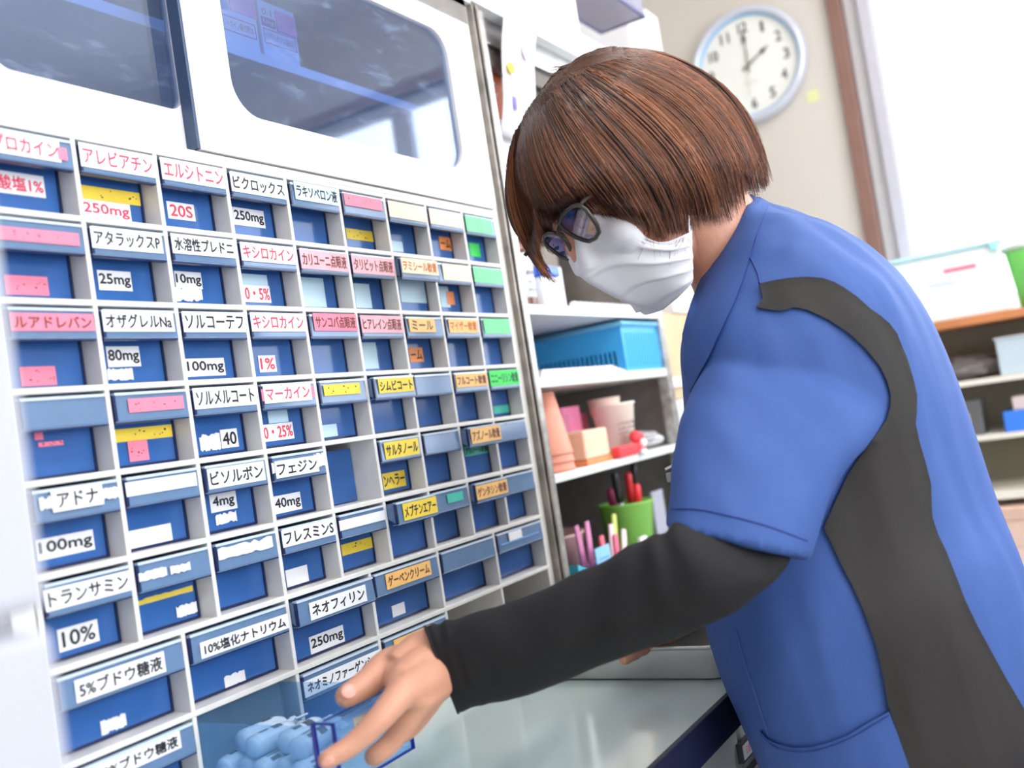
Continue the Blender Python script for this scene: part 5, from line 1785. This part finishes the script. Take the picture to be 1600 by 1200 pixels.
def hair_d(u, v, inset=0.0):
    """distance of the hair surface along the view: rises from the sagittal plane at the outline to the side of the head"""
    a = math.atan2(v - HCY, u - HCX)
    rho = min(1.0, math.hypot(u - HCX, v - HCY) / sil_r(a))
    d0 = (onplane(Hc, Rv, u, v) - CAM).dot(FWD)
    low = max(0, min(1, (v - 300) / 90))
    bulge = .104 * (1 - rho ** 3.2) ** .5
    # below the head's equator the hair hangs straight down from the bulge
    a_side = max(0, math.sin(a)) ** 1.5
    bulge = max(bulge, .088 * a_side * (1 - max(0, rho - .86) / .14 * .35) if abs(u - 985) < 150 else bulge)
    d = d0 - max(.004, bulge - inset)
    rr = ray(u, v).normalized()
    h = bb.ray_cast(CAM, rr)
    if h[0] is not None and u < 1215:
        hl_ = (h[0] - Hc).length
        if (h[0] - Hc).dot(U) > -.055 and hl_ < .14:
            d = min(d, (h[0] - CAM).dot(FWD) - .0115 + inset)
        elif hl_ < .19 and u > 1000:
            d = min(d, (h[0] - CAM).dot(FWD) - .0075 + inset * .5)
    return d


hb = MB()
na, nr = 72, 14
rgs = []
for i in range(nr + 1):
    rho = max(.02, i / nr) * .97
    rgs.append([px(HCX + rho * sil_r(t) * math.cos(t), HCY + rho * sil_r(t) * math.sin(t), hair_d(HCX + rho * sil_r(t) * math.cos(t), HCY + rho * sil_r(t) * math.sin(t), .007)) for t in [-math.pi + 2 * math.pi * (k + .5) / na for k in range(na)]])
back = [[sym2(p) for p in r] for r in rgs[::-1]]
hb.rings(rgs + back)
HAIRM = bpy.data.materials.new('brown_hair')
HAIRM.use_nodes = True
nt = HAIRM.node_tree
pr = nt.nodes['Principled BSDF']
at = nt.nodes.new('ShaderNodeAttribute')
at.attribute_name = 'strand_tone'
cr = nt.nodes.new('ShaderNodeValToRGB')
els = cr.color_ramp.elements
els[0].position, els[0].color = 0.0, (*lin((52, 33, 27)), 1)
els[1].position, els[1].color = 1.0, (*lin((190, 122, 78)), 1)
e = els.new(.45)
e.color = (*lin((92, 56, 41)), 1)
e = els.new(.8)
e.color = (*lin((142, 86, 54)), 1)
nt.links.new(at.outputs['Fac'], cr.inputs[0])
nt.links.new(cr.outputs[0], pr.inputs['Base Color'])
pr.inputs['Roughness'].default_value = .38
pr.inputs['Specular IOR Level'].default_value = .55
cap_me = remeshed('hair', [hb], .004, 10, .6)
GUIDES = [
    [(800, 225), (793, 264), (795, 314), (808, 362), (838, 412), (876, 448)],
    [(806, 206), (801, 252), (805, 302), (816, 345), (831, 386), (850, 428)],
    [(815, 190), (816, 242), (826, 290), (838, 326), (846, 352)],
    [(826, 171), (836, 224), (854, 274), (878, 312), (900, 336)],
    [(838, 153), (858, 207), (884, 260), (916, 304), (950, 340)],
    [(850, 137), (880, 190), (912, 242), (952, 294), (990, 348)],
    [(864, 122), (904, 176), (946, 228), (988, 280), (1020, 336), (1034, 374)],
    [(880, 111), (928, 158), (978, 208), (1022, 260), (1052, 316), (1064, 370)],
    [(894, 104), (950, 142), (1008, 190), (1056, 244), (1086, 302), (1098, 358)],
    [(908, 98), (974, 128), (1036, 170), (1086, 224), (1118, 284), (1136, 346)],
    [(922, 92), (992, 115), (1058, 150), (1113, 204), (1146, 266), (1162, 332)],
    [(936, 86), (1006, 99), (1076, 130), (1132, 182), (1168, 244), (1184, 308)],
    [(947, 80), (1016, 88), (1082, 114), (1138, 158), (1180, 226), (1198, 296)],
    [(952, 76), (1022, 82), (1084, 107), (1134, 144), (1172, 202), (1200, 280)],
]
GU = [cat([(a, b, 0) for a, b in gq], 14) for gq in GUIDES]
sv, sf, tone = [], [], []
rng = random.Random(11)


def strand(P, r, t):
    k = len(sv)
    n = len(P)
    for i, p in enumerate(P):
        tg = (P[min(i + 1, n - 1)] - P[max(i - 1, 0)]).normalized()
        a = tg.cross(FWD).normalized()
        b = tg.cross(a)
        rr = r * (1 - .75 * (i / (n - 1)) ** 2.5) * (.55 + .45 * min(1, i / 2))
        for q in range(3):
            th = 2 * math.pi * q / 3 + .5
            sv.append(p + (a * math.cos(th) + b * math.sin(th)) * rr)
            tone.append(t)
    for i in range(n - 1):
        for q in range(3):
            sf.append((k + i * 3 + q, k + i * 3 + (q + 1) % 3, k + i * 3 + 3 + (q + 1) % 3, k + i * 3 + 3 + q))


def lock_tone(x, s):
    return .5 + .5 * noise.noise(Vector((x * 2.1, s * 5.0, 3.3))) + .25 * noise.noise(Vector((x * 9, s * 3, 7.7)))


LOCKS = [(rng.random() * (len(GU) - 1), rng.gauss(0, 5.5), rng.gauss(0, 5.5), rng.random(), .88 + .12 * rng.random(), rng.gauss(0, .17)) for _ in range(260)]
NS = 10500
for q in range(NS):
    mir = q >= 7700
    lk_ = LOCKS[rng.randrange(len(LOCKS))]
    x = max(0, min(len(GU) - 1.001, lk_[0] + rng.gauss(0, .10)))
    if mir and x < 2.6:
        continue
    k = min(int(x), len(GU) - 2)
    f = x - k
    t0 = rng.random() ** 3 * .45
    t1 = lk_[4] - .10 * rng.random() ** 2
    lay = rng.random()
    inset = .0105 * (.35 * lay + .65 * lk_[3]) ** 1.2 - .0035
    ph, am = rng.random() * 6.28, 2.2 * rng.random() ** 2 + .5
    P = []
    n = 11
    jx, jy = lk_[1] + rng.gauss(0, 2.2), lk_[2] + rng.gauss(0, 2.2)
    for i in range(n):
        t = t0 + (t1 - t0) * i / (n - 1)
        s = t * 13
        j = min(int(s), 12)
        g0 = GU[k][j].lerp(GU[k][j + 1], s - j)
        g1 = GU[k + 1][j].lerp(GU[k + 1][j + 1], s - j)
        p = g0.lerp(g1, f)
        u = p.x + am * math.sin(ph + t * 7) + jx * t * (.4 + .6 * math.sin(t * 5 + lk_[3] * 6))
        v = p.y + am * math.cos(ph * 1.7 + t * 6) + jy * t
        # stay near the outline
        a = math.atan2(v - HCY, u - HCX)
        P.append(px(u, v, hair_d(u, v, inset) + (rng.random() - .5) * .0006))
    if mir:
        P = [sym2(p) for p in P]
    tn = max(0, min(1, -.06 + .42 * lock_tone(x, lay) + lk_[5] + .22 * rng.random() + .30 * max(0, (x - 6) / 7)))
    strand(P, .00030 + .00030 * rng.random(), tn)
# hair laid along the ridge of the crown
for q in range(620):
    f = rng.random()
    g = cat([(960 + rng.gauss(0, 4), 72 + rng.random() * 16, 0), (925, 80 + rng.random() * 26, 0), (893, 97 + rng.random() * 26, 0), (866 + rng.gauss(0, 3), 119 + rng.random() * 22, 0), (838 + rng.gauss(0, 4), 156 + rng.random() * 26, 0)], 12)
    if f < .5:
        g = cat([(885 + rng.gauss(0, 8), 104 + rng.random() * 14, 0), (920, 88 + rng.random() * 16, 0), (965, 74 + rng.random() * 18, 0), (1020 + rng.gauss(0, 6), 82 + rng.random() * 18, 0), (1075, 106 + rng.random() * 20, 0)], 12)
    P = [px(p.x, p.y, hair_d(p.x, p.y, -.002 + .004 * f)) for p in g]
    if q % 3 == 0:
        P = [sym2(p) for p in P]
    strand(P, .00055, max(0, min(1, .3 + rng.gauss(0, .18))))
# hair down the middle of the back of the head, between the two sides
for q in range(620):
    x = 11.2 + 1.8 * rng.random()
    k = min(int(x), 12)
    f = x - k
    t0, t1 = rng.random() * .35, .86 + .14 * rng.random()
    jd, jo = rng.gauss(0, .010), rng.gauss(0, 3)
    P = []
    for i in range(11):
        s = (t0 + (t1 - t0) * i / 10) * 13
        j = min(int(s), 12)
        p = GU[k][j].lerp(GU[k][j + 1], s - j).lerp(GU[k + 1][j].lerp(GU[k + 1][j + 1], s - j), f)
        dd = (onplane(Hc, Rv, p.x, p.y) - CAM).dot(FWD)
        P.append(px(p.x + jo, p.y - 2, dd + jd * (1 + .5 * i / 10)))
    strand(P, .0006, max(0, min(1, .45 + rng.gauss(0, .22))))
# loose fly-away hairs and the wisps over the mask
for q in range(240):
    x = rng.random() * 13
    k = min(int(x), 12)
    f = x - k
    P = []
    ou, ov = (rng.random() - .5) * 14, (rng.random() - .5) * 14
    t0 = rng.random() * .4
    for i in range(10):
        t = t0 + (1 - t0) * i / 9
        s = t * 13
        j = min(int(s), 12)
        p = GU[k][j].lerp(GU[k][j + 1], s - j).lerp(GU[k + 1][j].lerp(GU[k + 1][j + 1], s - j), f)
        u, v = p.x + ou * t * t, p.y + ov * t * t
        P.append(px(u, v, hair_d(u, v, -.003) - .001))
    strand(P, .00022, .55 + .4 * rng.random())
for q in range(30):
    u0 = 1002 + rng.random() * 82
    L_ = 30 + rng.random() * 50
    sl = (rng.random() - .65) * 44
    P = []
    for i in range(8):
        uu, vv = u0 + sl * (i / 7) ** 1.3, 336 + L_ * i / 7
        rr = ray(uu, vv)
        hs = [h_[3] / rr.length for h_ in (mvb.ray_cast(CAM, rr.normalized()), bb.ray_cast(CAM, rr.normalized())) if h_[0] is not None]
        P.append(px(uu, vv, min(hs + [.905]) - .0015))
    strand(P, .00019, .25 + .4 * rng.random())
me = bpy.data.meshes.new('hair_strands')
nc = len(cap_me.vertices)
allv = [tuple(v.co) for v in cap_me.vertices] + [tuple(p) for p in sv]
allf = [tuple(p.vertices) for p in cap_me.polygons] + [tuple(i + nc for i in f) for f in sf]
me.from_pydata(allv, [], allf)
me.update()
al = me.attributes.new('strand_tone', 'FLOAT', 'POINT')
al.data.foreach_set('value', [.22] * nc + tone)
obj('hair', me, HAIRM, per, smooth=True, label='brown bobbed hair with copper strands')
